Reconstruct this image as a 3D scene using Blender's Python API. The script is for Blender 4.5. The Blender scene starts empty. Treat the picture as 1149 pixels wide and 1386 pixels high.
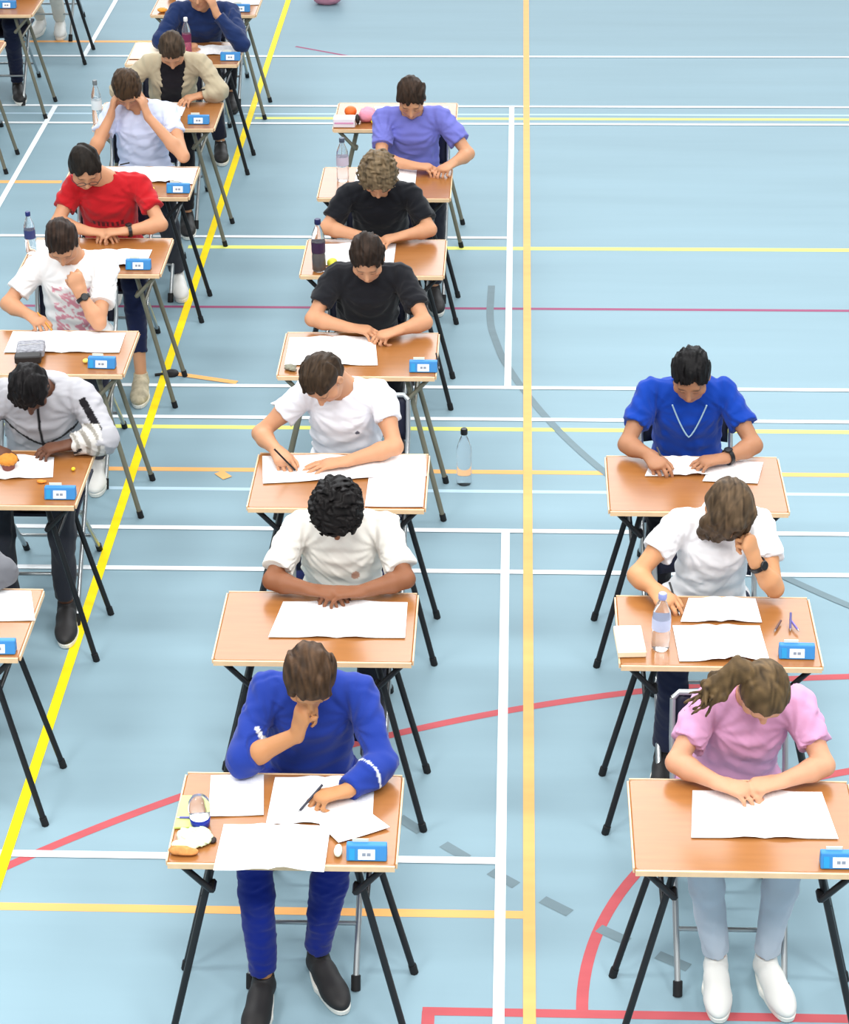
import bpy, math, random
import numpy as np
from mathutils import Vector, Matrix

random.seed(7)
RNG = np.random.RandomState(11)
SC = bpy.context.scene
COL = SC.collection
PI = math.pi

# ------------------------------------------------------------------ helpers
def srgb(r, g, b):
    def f(c):
        c = c / 255.0
        return c / 12.92 if c <= 0.04045 else ((c + 0.055) / 1.055) ** 2.4
    return (f(r), f(g), f(b), 1.0)

def V(*a):
    return np.array(a, dtype=np.float64)

def unit(v):
    v = np.asarray(v, dtype=np.float64)
    n = np.linalg.norm(v)
    return v / n if n > 1e-9 else v

MATS = {}
def mat(name, color, rough=0.5, metallic=0.0, spec=0.5, bump=None, var=None, trans=0.0, ior=1.45,
        sheen=0.0, sss=0.0, attr=False, coat=0.0, alpha=1.0):
    """procedural principled material; var=(scale, amount, stretch) colour variation, bump=(scale, strength, distance)"""
    if name in MATS:
        return MATS[name]
    m = bpy.data.materials.new(name)
    m.use_nodes = True
    nt = m.node_tree
    b = nt.nodes['Principled BSDF']
    b.inputs['Base Color'].default_value = color
    b.inputs['Roughness'].default_value = rough
    b.inputs['Metallic'].default_value = metallic
    b.inputs['Specular IOR Level'].default_value = spec
    b.inputs['IOR'].default_value = ior
    b.inputs['Transmission Weight'].default_value = trans
    b.inputs['Sheen Weight'].default_value = sheen
    b.inputs['Coat Weight'].default_value = coat
    b.inputs['Alpha'].default_value = alpha
    if sss > 0:
        b.inputs['Subsurface Weight'].default_value = sss
        b.inputs['Subsurface Scale'].default_value = 0.01
        b.inputs['Subsurface Radius'].default_value = (1.0, 0.4, 0.2)
    tc = nt.nodes.new('ShaderNodeTexCoord')
    src = None
    if attr:
        a = nt.nodes.new('ShaderNodeAttribute')
        a.attribute_name = 'tint'
        src = a.outputs['Color']
        nt.links.new(src, b.inputs['Base Color'])
    if var:
        mp = nt.nodes.new('ShaderNodeMapping')
        nt.links.new(tc.outputs['Object'], mp.inputs['Vector'])
        mp.inputs['Scale'].default_value = var[2]
        n = nt.nodes.new('ShaderNodeTexNoise')
        n.inputs['Scale'].default_value = var[0]
        n.inputs['Detail'].default_value = 4
        nt.links.new(mp.outputs['Vector'], n.inputs['Vector'])
        r = nt.nodes.new('ShaderNodeMapRange')
        r.inputs['From Min'].default_value = 0.3
        r.inputs['From Max'].default_value = 0.7
        r.inputs['To Min'].default_value = 1 - var[1]
        r.inputs['To Max'].default_value = 1 + var[1]
        nt.links.new(n.outputs['Fac'], r.inputs['Value'])
        mx = nt.nodes.new('ShaderNodeVectorMath')
        mx.operation = 'SCALE'
        if src is not None:
            nt.links.new(src, mx.inputs[0])
        else:
            mx.inputs[0].default_value = color[:3]
        nt.links.new(r.outputs['Result'], mx.inputs['Scale'])
        nt.links.new(mx.outputs['Vector'], b.inputs['Base Color'])
    if bump:
        n = nt.nodes.new('ShaderNodeTexNoise')
        n.inputs['Scale'].default_value = bump[0]
        n.inputs['Detail'].default_value = 3
        nt.links.new(tc.outputs['Object'], n.inputs['Vector'])
        bp = nt.nodes.new('ShaderNodeBump')
        bp.inputs['Strength'].default_value = bump[1]
        bp.inputs['Distance'].default_value = bump[2]
        nt.links.new(n.outputs['Fac'], bp.inputs['Height'])
        nt.links.new(bp.outputs['Normal'], b.inputs['Normal'])
    MATS[name] = m
    return m

class MB:
    """collects shapes, links them as one mesh object"""
    def __init__(s):
        s.v, s.f, s.m, s.sm = [], [], [], []
    def add(s, verts, faces, mi=0, smooth=False):
        o = len(s.v)
        s.v += [tuple(map(float, p)) for p in verts]
        s.f += [tuple(o + i for i in f) for f in faces]
        s.m += [mi] * len(faces)
        s.sm += [smooth] * len(faces)
    def box(s, c, d, R=None, mi=0, bev=0.0):
        c = np.array(c, float); hx, hy, hz = d[0] / 2, d[1] / 2, d[2] / 2
        if bev <= 0:
            P = [(x, y, z) for z in (-hz, hz) for y in (-hy, hy) for x in (-hx, hx)]
            F = [(0, 2, 3, 1), (4, 5, 7, 6), (0, 1, 5, 4), (2, 6, 7, 3), (0, 4, 6, 2), (1, 3, 7, 5)]
        else:
            # rounded vertical corners + chamfered rims
            n = 4
            ring = []
            for (sx, sy, a0) in ((1, 1, 0), (-1, 1, 90), (-1, -1, 180), (1, -1, 270)):
                for k in range(n + 1):
                    a = math.radians(a0 + 90 * k / n)
                    ring.append((sx * (hx - bev) + bev * math.cos(a), sy * (hy - bev) + bev * math.sin(a)))
            N = len(ring)
            b2 = min(bev, hz) * 0.5
            P = []
            for (z, q) in ((-hz, b2), (-hz + b2, 0), (hz - b2, 0), (hz, b2)):
                kx, ky = (hx - q) / hx, (hy - q) / hy
                P += [(x * kx, y * ky, z) for x, y in ring]
            F = [tuple(range(N - 1, -1, -1)), tuple(range(3 * N, 4 * N))]
            for L in range(3):
                for i in range(N):
                    j = (i + 1) % N
                    F.append((L * N + i, L * N + j, (L + 1) * N + j, (L + 1) * N + i))
        P = np.array(P)
        if R is not None:
            P = P @ np.array(R).T
        s.add(P + c, F, mi)
    def tube(s, pts, r, n=8, mi=0, cap=True, flat=None):
        pts = [np.array(p, float) for p in pts]
        rs = r if isinstance(r, (list, tuple)) else [r] * len(pts)
        P, F = [], []
        up = None
        for i, p in enumerate(pts):
            t = unit((pts[min(i + 1, len(pts) - 1)] - pts[max(i - 1, 0)]))
            if up is None:
                up = np.array([0, 0, 1.0]) if abs(t[2]) < 0.9 else np.array([1.0, 0, 0])
            a = unit(np.cross(t, up)); b = np.cross(a, t); up = b
            for k in range(n):
                an = 2 * PI * k / n
                P.append(p + rs[i] * (math.cos(an) * a + math.sin(an) * b))
        m = len(pts)
        for i in range(m - 1):
            for k in range(n):
                k2 = (k + 1) % n
                F.append((i * n + k, i * n + k2, (i + 1) * n + k2, (i + 1) * n + k))
        F = [f[::-1] for f in F]
        s.add(P, F, mi, True)
        if cap:
            s.add(P[:n], [tuple(range(n))], mi)
            s.add(P[-n:], [tuple(range(n - 1, -1, -1))], mi)
    def lathe(s, prof, n=20, c=(0, 0, 0), mi=0, R=None, cap=True):
        P, F = [], []
        for (r, z) in prof:
            for k in range(n):
                a = 2 * PI * k / n
                P.append((r * math.cos(a), r * math.sin(a), z))
        for i in range(len(prof) - 1):
            for k in range(n):
                k2 = (k + 1) % n
                F.append((i * n + k, i * n + k2, (i + 1) * n + k2, (i + 1) * n + k))
        P = np.array(P)
        if R is not None:
            P = P @ np.array(R).T
        P = P + np.array(c)
        s.add(P, F, mi, True)
        if cap:
            s.add(P[:n], [tuple(range(n - 1, -1, -1))], mi)
            s.add(P[-n:], [tuple(range(n))], mi)
    def sheet(s, fn, nu, nv, th, mi=0):
        """thin solid sheet; fn(u,v)->(x,y,z)"""
        top = [fn(i / nu, j / nv) for j in range(nv + 1) for i in range(nu + 1)]
        bot = [(x, y, z - th) for x, y, z in top]
        W = nu + 1; N = len(top)
        F = []
        for j in range(nv):
            for i in range(nu):
                a = j * W + i
                F.append((a, a + 1, a + W + 1, a + W))
                F.append((N + a, N + a + W, N + a + W + 1, N + a + 1))
        edge = [i for i in range(W)] + [j * W + nu for j in range(1, nv + 1)] + \
               [nv * W + i for i in range(nu - 1, -1, -1)] + [j * W for j in range(nv - 1, 0, -1)]
        for q in range(len(edge)):
            a, b = edge[q], edge[(q + 1) % len(edge)]
            F.append((a, N + a, N + b, b))
        s.add(top + bot, F, mi, False)
    def build(s, name, mats, parent=None, loc=None):
        me = bpy.data.meshes.new(name)
        me.from_pydata(s.v, [], s.f)
        if not isinstance(mats, (list, tuple)):
            mats = [mats]
        for m in mats:
            me.materials.append(m)
        me.polygons.foreach_set('material_index', s.m)
        me.polygons.foreach_set('use_smooth', s.sm)
        me.validate(); me.update()
        o = bpy.data.objects.new(name, me)
        COL.objects.link(o)
        if parent is not None:
            o.parent = parent
        if loc is not None:
            o.location = loc
        return o

def tag(o, label=None, cat=None, group=None, kind=None):
    if label: o['label'] = label
    if cat: o['category'] = cat
    if group: o['group'] = group
    if kind: o['kind'] = kind
    return o

def empty(name, loc, rz=0.0, label=None, cat=None, group=None):
    o = bpy.data.objects.new(name, None)
    o.empty_display_size = 0.1
    COL.objects.link(o)
    o.location = loc
    o.rotation_euler = (0, 0, rz)
    return tag(o, label, cat, group)

def copy_tree(o, parent=None):
    c = o.copy()
    COL.objects.link(c)
    c.parent = parent
    for ch in list(o.children):
        copy_tree(ch, c)
    return c

# ------------------------------------------------------------------ implicit surfaces
def noise3(P, freq, seed, stretch=(1, 1, 1)):
    """smooth sum-of-waves noise, about -1..1"""
    r = np.random.RandomState(seed)
    Q = P * (np.array(stretch) * freq)
    out = np.zeros(len(P))
    warp = np.stack([np.sin(Q @ r.normal(size=3) * 1.3 + r.rand() * 6) for _ in range(3)], 1)
    Q = Q + 0.9 * warp
    for _ in range(5):
        d = unit(r.normal(size=3))
        out += np.sin(Q @ d * (1.5 + 2.5 * r.rand()) + r.rand() * 6.28)
    return out / 3.0

class Field:
    def __init__(s, lo, hi, h):
        s.h = h
        s.lo = np.array(lo, float)
        n = np.ceil((np.array(hi) - s.lo) / h).astype(int) + 1
        s.n = n
        s.ax = [s.lo[i] + h * np.arange(n[i]) for i in range(3)]
        s.d = np.full(tuple(n), 0.2, np.float32)
    def _sub(s, lo, hi):
        sl = []
        for i in range(3):
            a = int(np.clip(math.floor((lo[i] - s.lo[i]) / s.h), 0, s.n[i]))
            b = int(np.clip(math.ceil((hi[i] - s.lo[i]) / s.h) + 1, 0, s.n[i]))
            sl.append(slice(a, b))
        return tuple(sl)
    def _xyz(s, sl):
        return (s.ax[0][sl[0]][:, None, None], s.ax[1][sl[1]][None, :, None], s.ax[2][sl[2]][None, None, :])
    def _merge(s, sl, d, k, op):
        a = s.d[sl]
        d = d.astype(np.float32)
        if op == 'add':
            if k <= 0:
                s.d[sl] = np.minimum(a, d)
            else:
                hh = np.maximum(k - np.abs(a - d), 0) / k
                s.d[sl] = np.minimum(a, d) - hh * hh * k * 0.25
        else:
            d = -d
            hh = np.maximum(k - np.abs(a - d), 0) / max(k, 1e-6)
            s.d[sl] = np.maximum(a, d) + hh * hh * k * 0.25
    def cone(s, a, b, ra, rb, k=0.01, nrm=None, f=1.0, ends=(0, 0), op='add'):
        """tapered capsule; nrm/f flatten it along nrm; ends=(1,1) cut flat"""
        a = np.asarray(a, float); b = np.asarray(b, float)
        pad = max(ra, rb) + k + 0.03
        sl = s._sub(np.minimum(a, b) - pad, np.maximum(a, b) + pad)
        X, Y, Z = s._xyz(sl)
        ab = b - a
        L = max(np.linalg.norm(ab), 1e-6)
        u = ab / L
        qx, qy, qz = X - a[0], Y - a[1], Z - a[2]
        t0 = (qx * u[0] + qy * u[1] + qz * u[2])
        t = np.clip(t0, 0, L)
        px, py, pz = qx - t * u[0], qy - t * u[1], qz - t * u[2]
        d2 = px * px + py * py + pz * pz
        if nrm is not None and f != 1.0:
            nrm = unit(nrm)
            qn = px * nrm[0] + py * nrm[1] + pz * nrm[2]
            d2 = d2 + (f * f - 1) * qn * qn
        d = np.sqrt(np.maximum(d2, 0)) - (ra + (rb - ra) * (t / L))
        if ends[0]:
            d = np.maximum(d, -t0)
        if ends[1]:
            d = np.maximum(d, t0 - L)
        s._merge(sl, d, k, op)
    def ell(s, c, r, M=None, k=0.01, op='add', cut=None, grow=0.0):
        """ellipsoid radii r in frame M (columns = local axes); cut=list of (point, normal) kept where dot<=0"""
        c = np.asarray(c, float)
        r = np.asarray(r, float)
        if M is None: M = np.eye(3)
        pad = max(r) + k + 0.03
        sl = s._sub(c - pad, c + pad)
        X, Y, Z = s._xyz(sl)
        q = [X - c[0], Y - c[1], Z - c[2]]
        l = [q[0] * M[0, i] + q[1] * M[1, i] + q[2] * M[2, i] for i in range(3)]
        k0 = np.sqrt(sum((l[i] / r[i]) ** 2 for i in range(3)))
        k1 = np.sqrt(sum((l[i] / (r[i] ** 2)) ** 2 for i in range(3)))
        d = k0 * (k0 - 1) / np.maximum(k1, 1e-6)
        if cut:
            for (p, n) in cut:
                d = np.maximum(d, (X - p[0]) * n[0] + (Y - p[1]) * n[1] + (Z - p[2]) * n[2])
        s._merge(sl, d, k, op)
    def plane_cut(s, p, n, box=None):
        """remove everything with dot(x-p,n)>0 (inside optional box (lo,hi))"""
        sl = s._sub(*box) if box else tuple(slice(0, m) for m in s.n)
        X, Y, Z = s._xyz(sl)
        s.d[sl] = np.maximum(s.d[sl], ((X - p[0]) * n[0] + (Y - p[1]) * n[1] + (Z - p[2]) * n[2]).astype(np.float32))
    def displace(s, fn, band=0.03):
        """d += fn(points) near the surface"""
        idx = np.argwhere(np.abs(s.d) < band)
        if len(idx) == 0: return
        P = s.lo + idx * s.h
        s.d[idx[:, 0], idx[:, 1], idx[:, 2]] += fn(P).astype(np.float32)
    def mesh(s):
        d = s.d
        ins = d < 0
        c = np.zeros(tuple(np.array(d.shape) - 1), np.int8)
        for i in (0, 1):
            for j in (0, 1):
                for k in (0, 1):
                    c += ins[i:i + c.shape[0], j:j + c.shape[1], k:k + c.shape[2]]
        act = (c > 0) & (c < 8)
        idx = np.argwhere(act)
        vid = np.full(c.shape, -1, np.int32)
        vid[act] = np.arange(len(idx))
        acc = np.zeros((len(idx), 3)); cnt = np.zeros(len(idx))
        corners = [(i, j, k) for i in (0, 1) for j in (0, 1) for k in (0, 1)]
        vals = {cc: d[idx[:, 0] + cc[0], idx[:, 1] + cc[1], idx[:, 2] + cc[2]].astype(np.float64) for cc in corners}
        for a in corners:
            for ax in range(3):
                if a[ax] == 0:
                    b = list(a); b[ax] = 1; b = tuple(b)
                    va, vb = vals[a], vals[b]
                    m = (va < 0) != (vb < 0)
                    t = np.where(m, va / np.where(m, va - vb, 1), 0)
                    p = np.array(a, float)[None, :].repeat(len(idx), 0)
                    p[:, ax] += t
                    acc[m] += p[m]; cnt[m] += 1
        Vt = s.lo + (idx + acc / np.maximum(cnt, 1)[:, None]) * s.h
        F = []
        for ax in range(3):
            o1, o2 = [(1, 2), (2, 0), (0, 1)][ax]
            sl0 = [slice(1, -1)] * 3; sl1 = [slice(1, -1)] * 3
            sl0[ax] = slice(0, -1); sl1[ax] = slice(1, None)
            A, B = ins[tuple(sl0)], ins[tuple(sl1)]
            e = np.argwhere(A != B)
            if len(e) == 0: continue
            flip = A[e[:, 0], e[:, 1], e[:, 2]]
            g = e.copy()
            for q in range(3):
                if q != ax: g[:, q] += 1
            def cell(da, db):
                h = g.copy(); h[:, o1] -= da; h[:, o2] -= db
                return vid[h[:, 0], h[:, 1], h[:, 2]]
            q = np.stack([cell(1, 1), cell(0, 1), cell(0, 0), cell(1, 0)], 1)
            q[~flip] = q[~flip][:, ::-1]
            F.append(q)
        F = np.concatenate(F) if F else np.zeros((0, 4), int)
        F = F[(F >= 0).all(1)]
        return Vt, F

def mesh_obj(name, Vt, F, material, parent=None, tint=None, smooth=True):
    me = bpy.data.meshes.new(name)
    me.vertices.add(len(Vt)); me.vertices.foreach_set('co', Vt.astype(np.float32).ravel())
    me.loops.add(len(F) * 4); me.loops.foreach_set('vertex_index', F.astype(np.int32).ravel())
    me.polygons.add(len(F))
    me.polygons.foreach_set('loop_start', np.arange(0, len(F) * 4, 4, dtype=np.int32))
    me.polygons.foreach_set('use_smooth', np.ones(len(F), bool) if smooth else np.zeros(len(F), bool))
    me.update(calc_edges=True)
    if tint is not None:
        at = me.color_attributes.new('tint', 'FLOAT_COLOR', 'POINT')
        c = np.ones((len(Vt), 4), np.float32); c[:, :3] = tint
        at.data.foreach_set('color', c.ravel())
    me.materials.append(material)
    o = bpy.data.objects.new(name, me)
    COL.objects.link(o)
    if parent is not None: o.parent = parent
    return o
# ------------------------------------------------------------------ materials
M_SKIN = mat('skin', srgb(226, 176, 148), 0.5, attr=True, spec=0.35, sss=0.12, bump=(120, 0.08, 0.002))
M_CLOTH = mat('woven_cloth', srgb(220, 220, 220), 0.9, attr=True, spec=0.15, sheen=0.15, bump=(260, 0.25, 0.0015))
M_HAIR = mat('hair', srgb(70, 50, 38), 0.6, attr=True, spec=0.22, bump=(170, 0.35, 0.003))
M_LEATHER = mat('black_canvas', srgb(34, 33, 34), 0.6, bump=(200, 0.2, 0.001))
M_WSHOE = mat('white_leather', srgb(226, 226, 222), 0.5, bump=(90, 0.15, 0.001))
M_TSHOE = mat('tan_suede', srgb(186, 176, 150), 0.8, var=(30, 0.25, (1, 1, 1)))
M_SOLE = mat('white_rubber', srgb(238, 236, 228), 0.6)
M_DARKSTUFF = mat('dark_detail', srgb(40, 28, 24), 0.6)
M_WATCH = mat('watch_black', srgb(24, 24, 26), 0.35)
M_STEEL = mat('steel', srgb(190, 190, 192), 0.3, metallic=0.9)

def C3(c):
    return np.array(srgb(*c)[:3])

def head_frame(yaw, pitch, roll):
    f = V(0, -math.cos(pitch), -math.sin(pitch)); u = V(0, -math.sin(pitch), math.cos(pitch)); r = V(1, 0, 0)
    r, u = math.cos(roll) * r + math.sin(roll) * u, math.cos(roll) * u - math.sin(roll) * r
    c, s = math.cos(yaw), math.sin(yaw)
    Rz = np.array([[c, -s, 0], [s, c, 0], [0, 0, 1]])
    return np.stack([Rz @ r, Rz @ f, Rz @ u], 1)

# hand poses: per finger (mcp, pip, dip) curls, index..little; thumb (spread, curl)
HP = dict(
    flat=([(.12, .18, .1), (.1, .2, .1), (.12, .22, .12), (.15, .25, .15)], (.75, .15)),
    relax=([(.45, .5, .3), (.5, .6, .35), (.55, .65, .4), (.6, .7, .4)], (.6, .35)),
    write=([(.6, .75, .35), (.75, .9, .4), (1.0, 1.2, .6), (1.1, 1.3, .6)], (.45, .55)),
    fist=([(1.2, 1.4, .8), (1.25, 1.5, .8), (1.3, 1.5, .8), (1.35, 1.5, .8)], (.35, .8)),
    cup=([(.3, .35, .2), (.3, .35, .2), (.32, .38, .2), (.35, .4, .25)], (.8, .1)))

def add_hand(F, W, hd, n, side, pose, sc=1.0):
    """W wrist, hd direction of the hand, n palm normal, side -1 image-left (right hand), +1 image-right"""
    hd = unit(hd)
    n = unit(n - np.dot(n, hd) * hd)
    lat = np.cross(hd, n) * (1 if side < 0 else -1)
    curls, th = HP[pose]
    F.cone(W + .01 * hd, W + .072 * sc * hd, .031 * sc, .040 * sc, k=.014, nrm=n, f=2.3)
    F.cone(W + .03 * hd + .012 * lat, W + .078 * sc * hd + .018 * lat, .020 * sc, .021 * sc, k=.01, nrm=n, f=1.6)
    offs = [.030, .010, -.010, -.029]
    lens = [(.042, .026, .020), (.046, .030, .021), (.042, .028, .020), (.033, .021, .018)]
    rad = [.0088, .0092, .0088, .0078]
    start = [.086, .090, .086, .078]
    for i in range(4):
        p = W + sc * (start[i] * hd + offs[i] * lat)
        ang = 0
        spread = (offs[i] / .03) * .10
        for j in range(3):
            ang += curls[i][j]
            d = math.cos(ang) * (hd + spread * lat) + math.sin(ang) * n
            q = p + unit(d) * lens[i][j] * sc
            r0 = rad[i] * sc * (1 - .07 * j); r1 = rad[i] * sc * (1 - .07 * (j + 1))
            F.cone(p, q, r0, r1, k=.003 if j else .006)
            p = q
    # thumb leaves the side of the palm near its base
    sp, cu = th
    p = W + sc * (.026 * hd + .026 * lat + .004 * n)
    d = unit(math.cos(sp) * hd + math.sin(sp) * lat + .35 * n)
    q = p + d * .038 * sc
    F.cone(p, q, .0125 * sc, .0105 * sc, k=.008)
    d2 = unit(d * math.cos(cu) + hd * math.sin(cu) * .8 + n * .2)
    q2 = q + d2 * .030 * sc
    F.cone(q, q2, .0102 * sc, .0095 * sc, k=.004)
    d3 = unit(d2 * math.cos(cu) + hd * math.sin(cu) * .6 - lat * math.sin(cu) * .5)
    F.cone(q2, q2 + d3 * .022 * sc, .0093 * sc, .0075 * sc, k=.004)

# canonical shoe
def shoe_meshes():
    F = Field((-.08, -.32, -.01), (.08, .06, .16), .0045)
    F.cone((0, -.03, .045), (0, -.10, .050), .036, .040, k=.02, nrm=(0, 0, 1), f=1.0)
    F.ell((0.004, -.185, .036), (.047, .095, .036), k=.03)
    F.cone((0, -.09, .060), (0.003, -.19, .040), .034, .036, k=.02)
    F.cone((0, -.042, .055), (0, -.038, .098), .040, .036, k=.015, ends=(0, 1))
    F.cone((0, -.040, .088), (0, -.038, .115), .027, .027, k=.003, op='sub')
    F.plane_cut((0, 0, .022), (0, 0, -1))
    up = F.mesh()
    s = MB()
    out = []
    for k in range(36):
        a = 2 * PI * k / 36
        y = -.125 + .150 * math.sin(a)
        w = .047 if y < -.13 else .047 - .012 * min(1, (y + .13) / .11)
        x = w * math.copysign(abs(math.cos(a)) ** .75, math.cos(a)) + (.006 if y < -.15 else 0)
        out.append((x, y))
    P, Fc = [], []
    for (z, q) in ((0, .95), (.006, 1.0), (.022, 1.02), (.028, .97)):
        P += [(x * q, -.125 + (y + .125) * q, z) for x, y in out]
    N = 36
    Fc = [tuple(range(N - 1, -1, -1)), tuple(range(3 * N, 4 * N))]
    for L in range(3):
        for i in range(N):
            j = (i + 1) % N
            Fc.append((L * N + i, L * N + j, (L + 1) * N + j, (L + 1) * N + i))
    s.add(P, Fc, 0, False)
    lc = MB()
    for i in range(5):
        y = -.095 - .022 * i; z = .093 - .0085 * i
        lc.tube([(-.022, y, z - .012), (0, y - .004, z), (.022, y, z - .012)], .0026, 5)
    return up, s, lc
SHOE_UP, SHOE_SOLE, SHOE_LACE = shoe_meshes()

def add_shoe(root, ankle, yaw, mu, ms, ml, base):
    o = mesh_obj('shoe', SHOE_UP[0], SHOE_UP[1], mu, root)
    o.location = Vector((ankle[0] - base[0], ankle[1] - base[1], 0))
    # heel sits behind the ankle
    o.rotation_euler = (0, 0, yaw)
    SHOE_SOLE.build('sole', ms, o)
    SHOE_LACE.build('laces', ml, o)
    return o

def person(cx, ry, cfg, label):
    h = cfg.get('h', .006)
    off = cfg.get('dx', 0.0)
    hc = V(*cfg.get('head', (0, .46, 1.08)))
    HM = head_frame(cfg.get('yaw', 0), cfg.get('pitch', .75), cfg.get('roll', 0))
    HS = .935
    nb = V(*cfg.get('nb', (hc[0] * .8 + off * .2, hc[1] + .15, hc[2] - .105)))
    pel = V(off, cfg.get('py', .72), .555)
    sw = cfg.get('sw', .172) * .90
    tw = cfg.get('twist', 0.0)
    S = {-1: nb + V(-sw, .015 + tw, -.05), 1: nb + V(sw, .015 - tw, -.05)}
    arms = {-1: cfg.get('L'), 1: cfg.get('R')}
    dflt = {-1: dict(e=(off - .27, .47, .775), h=(off - .06, .37, .765)), 1: dict(e=(off + .27, .47, .775), h=(off + .08, .38, .765))}
    for s in (-1, 1):
        if not arms[s]: arms[s] = dflt[s]
    spine = unit(nb - pel)
    fwd = unit(np.cross(spine, V(1, 0, 0))); fwd = fwd if fwd[1] < 0 else -fwd
    chest = nb - spine * .14 + V(0, -.005, 0)
    belly = pel + spine * .17
    fat = cfg.get('fat', 1.0)
    base = V(off, .72, 0)
    knees = cfg.get('knees', ((off - .13, .33, .56), (off + .13, .33, .56)))
    ank = cfg.get('ankles', ((off - .12, .30, .10), (off + .12, .30, .10)))
    fyaw = cfg.get('fyaw', (-.12, .12))
    skin = C3(cfg.get('skin', (220, 166, 132))) * np.array([.84, .80, .74])
    root = empty('person', (cx + base[0], ry + base[1], 0), 0, label, 'person', None)

    # geometry of each arm
    A = {}
    for s in (-1, 1):
        a = arms[s]
        E = V(*a['e']); H = V(*a['h'])
        hd = unit(V(*a['hd'])) if 'hd' in a else unit(H - E)
        W = H - .062 * hd
        n = V(*a['n']) if 'n' in a else V(0, 0, -1)
        A[s] = (S[s], E, W, hd, n, a.get('pose', 'relax'))

    lo = np.minimum.reduce([A[-1][1], A[1][1], hc, A[-1][2], A[1][2], pel, V(off - .3, .1, 0)]) - V(.17, .2, 0)
    hi = np.maximum.reduce([A[-1][1], A[1][1], hc, A[-1][2], A[1][2], pel, V(off + .3, .9, 0)]) + V(.17, .16, .20)
    lo[2] = 0.03

    def torso(F, g, k=.03):
        F.cone(pel + V(-.07, .01, -.02), pel + V(.07, .01, -.02), .098 + g, .098 + g, k=k)
        F.cone(pel, belly, .128 * fat + g, .120 * fat + g, k=.05, nrm=fwd, f=1.25)
        F.cone(belly, chest, .120 * fat + g, .140 * fat + g, k=.05, nrm=fwd, f=1.38)
        F.cone(S[-1] + V(.03, 0, 0), S[1] - V(.03, 0, 0), .052 + g, .052 + g, k=.035)
        F.cone(chest + fwd * .02, nb - spine * .03, .11 + g, .052 + g, k=.035, nrm=fwd, f=1.3)

    aw = cfg.get('aw', .93)
    # ---- body
    F = Field(lo, hi, h)
    torso(F, -.006)
    H = lambda x, y, z: hc + HM @ (V(x, y, z) * HS)
    for s in (-1, 1):
        Sp, E, W, hd, n, pose = A[s]
        F.cone(Sp, Sp + (E - Sp) * .5, .045 * aw, .041 * aw, k=.03)
        F.cone(Sp + (E - Sp) * .5, E, .041 * aw, .034 * aw, k=.02)
        m = E + (W - E) * .3
        F.cone(E, m, .034 * aw, .0385 * aw, k=.02)
        F.cone(m, W, .0385 * aw, .0245, k=.02)
        F.cone(W, W + .02 * unit(hd), .0255, .028, k=.01, nrm=n, f=1.3)
        add_hand(F, W, hd, n, s, pose, cfg.get('hs', 1.0))
    # neck and head
    F.cone(nb - spine * .02, H(0, -.03, -.055), .058, .052, k=.03)
    F.ell(H(0, -.012, .022), tuple(q * HS for q in (.073, .092, .086)), HM, k=.01)
    F.ell(H(0, .032, -.040), tuple(q * HS for q in (.057, .058, .072)), HM, k=.03)
    F.cone(H(-.03, .045, -.085), H(.03, .045, -.085), .020 * HS, .020 * HS, k=.025)
    F.cone(H(0, .062, -.098), H(0, .066, -.094), .018 * HS, .018 * HS, k=.02)
    F.cone(H(-.036, .070, .022), H(.036, .070, .022), .013 * HS, .013 * HS, k=.012)
    F.cone(H(0, .080, .012), H(0, .103, -.026), .0075 * HS, .0125 * HS, k=.008)
    F.cone(H(-.011, .088, -.030), H(.011, .088, -.030), .008 * HS, .008 * HS, k=.008)
    for s in (-1, 1):
        F.ell(H(s * .031, .088, .004), tuple(q * HS for q in (.016, .010, .011)), HM, k=.008, op='sub')
        F.ell(H(s * .031, .073, .003), tuple(q * HS for q in (.014, .013, .012)), HM, k=.003)
        F.ell(H(s * .050, .052, -.022), tuple(q * HS for q in (.020, .022, .018)), HM, k=.02)
        EM = HM @ np.array([[math.cos(s * .35), -math.sin(s * .35), 0], [math.sin(s * .35), math.cos(s * .35), 0], [0, 0, 1]])
        F.ell(H(s * .078, -.008, -.012), tuple(q * HS for q in (.010, .019, .031)), HM, k=.006)
        F.ell(H(s * .086, -.004, -.010), tuple(q * HS for q in (.006, .011, .020)), HM, k=.005, op='sub')
    F.cone(H(-.019, .082, -.058), H(.019, .082, -.058), .0075 * HS, .0075 * HS, k=.004)
    F.cone(H(-.015, .081, -.070), H(.015, .081, -.070), .0080 * HS, .0080 * HS, k=.004)
    # legs
    for s, (K, Q) in zip((-1, 1), zip(knees, ank)):
        K, Q = V(*K), V(*Q)
        hip = pel + V(s * .085, 0, -.03)
        F.cone(hip, K, .066, .044, k=.03)
        F.cone(K, Q + (K - Q) * .3, .044, .040, k=.02)
        F.cone(K + (Q - K) * .3, Q, .040, .030, k=.02)
    Vt, Fc = F.mesh()
    # skin tint: lips and cheeks a little redder, optional dark stubble
    L = (Vt - hc) @ HM / HS
    col = np.tile(skin, (len(Vt), 1))
    face = (np.linalg.norm(L, axis=1) < .125)
    L = np.where(face[:, None], L, -9.0)
    lip = np.exp(-((L[:, 0] / .024) ** 2 + ((L[:, 2] + .064) / .010) ** 2)) * (L[:, 1] > .07)
    col = col * (1 - .55 * lip[:, None]) + .55 * lip[:, None] * C3((176, 92, 88))
    chk = sum(np.exp(-(((L[:, 0] - s * .045) / .02) ** 2 + ((L[:, 2] + .03) / .02) ** 2)) for s in (-1, 1)) * (L[:, 1] > .04)
    col = col * (1 - chk[:, None] * np.array([.0, .14, .14]))
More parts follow.
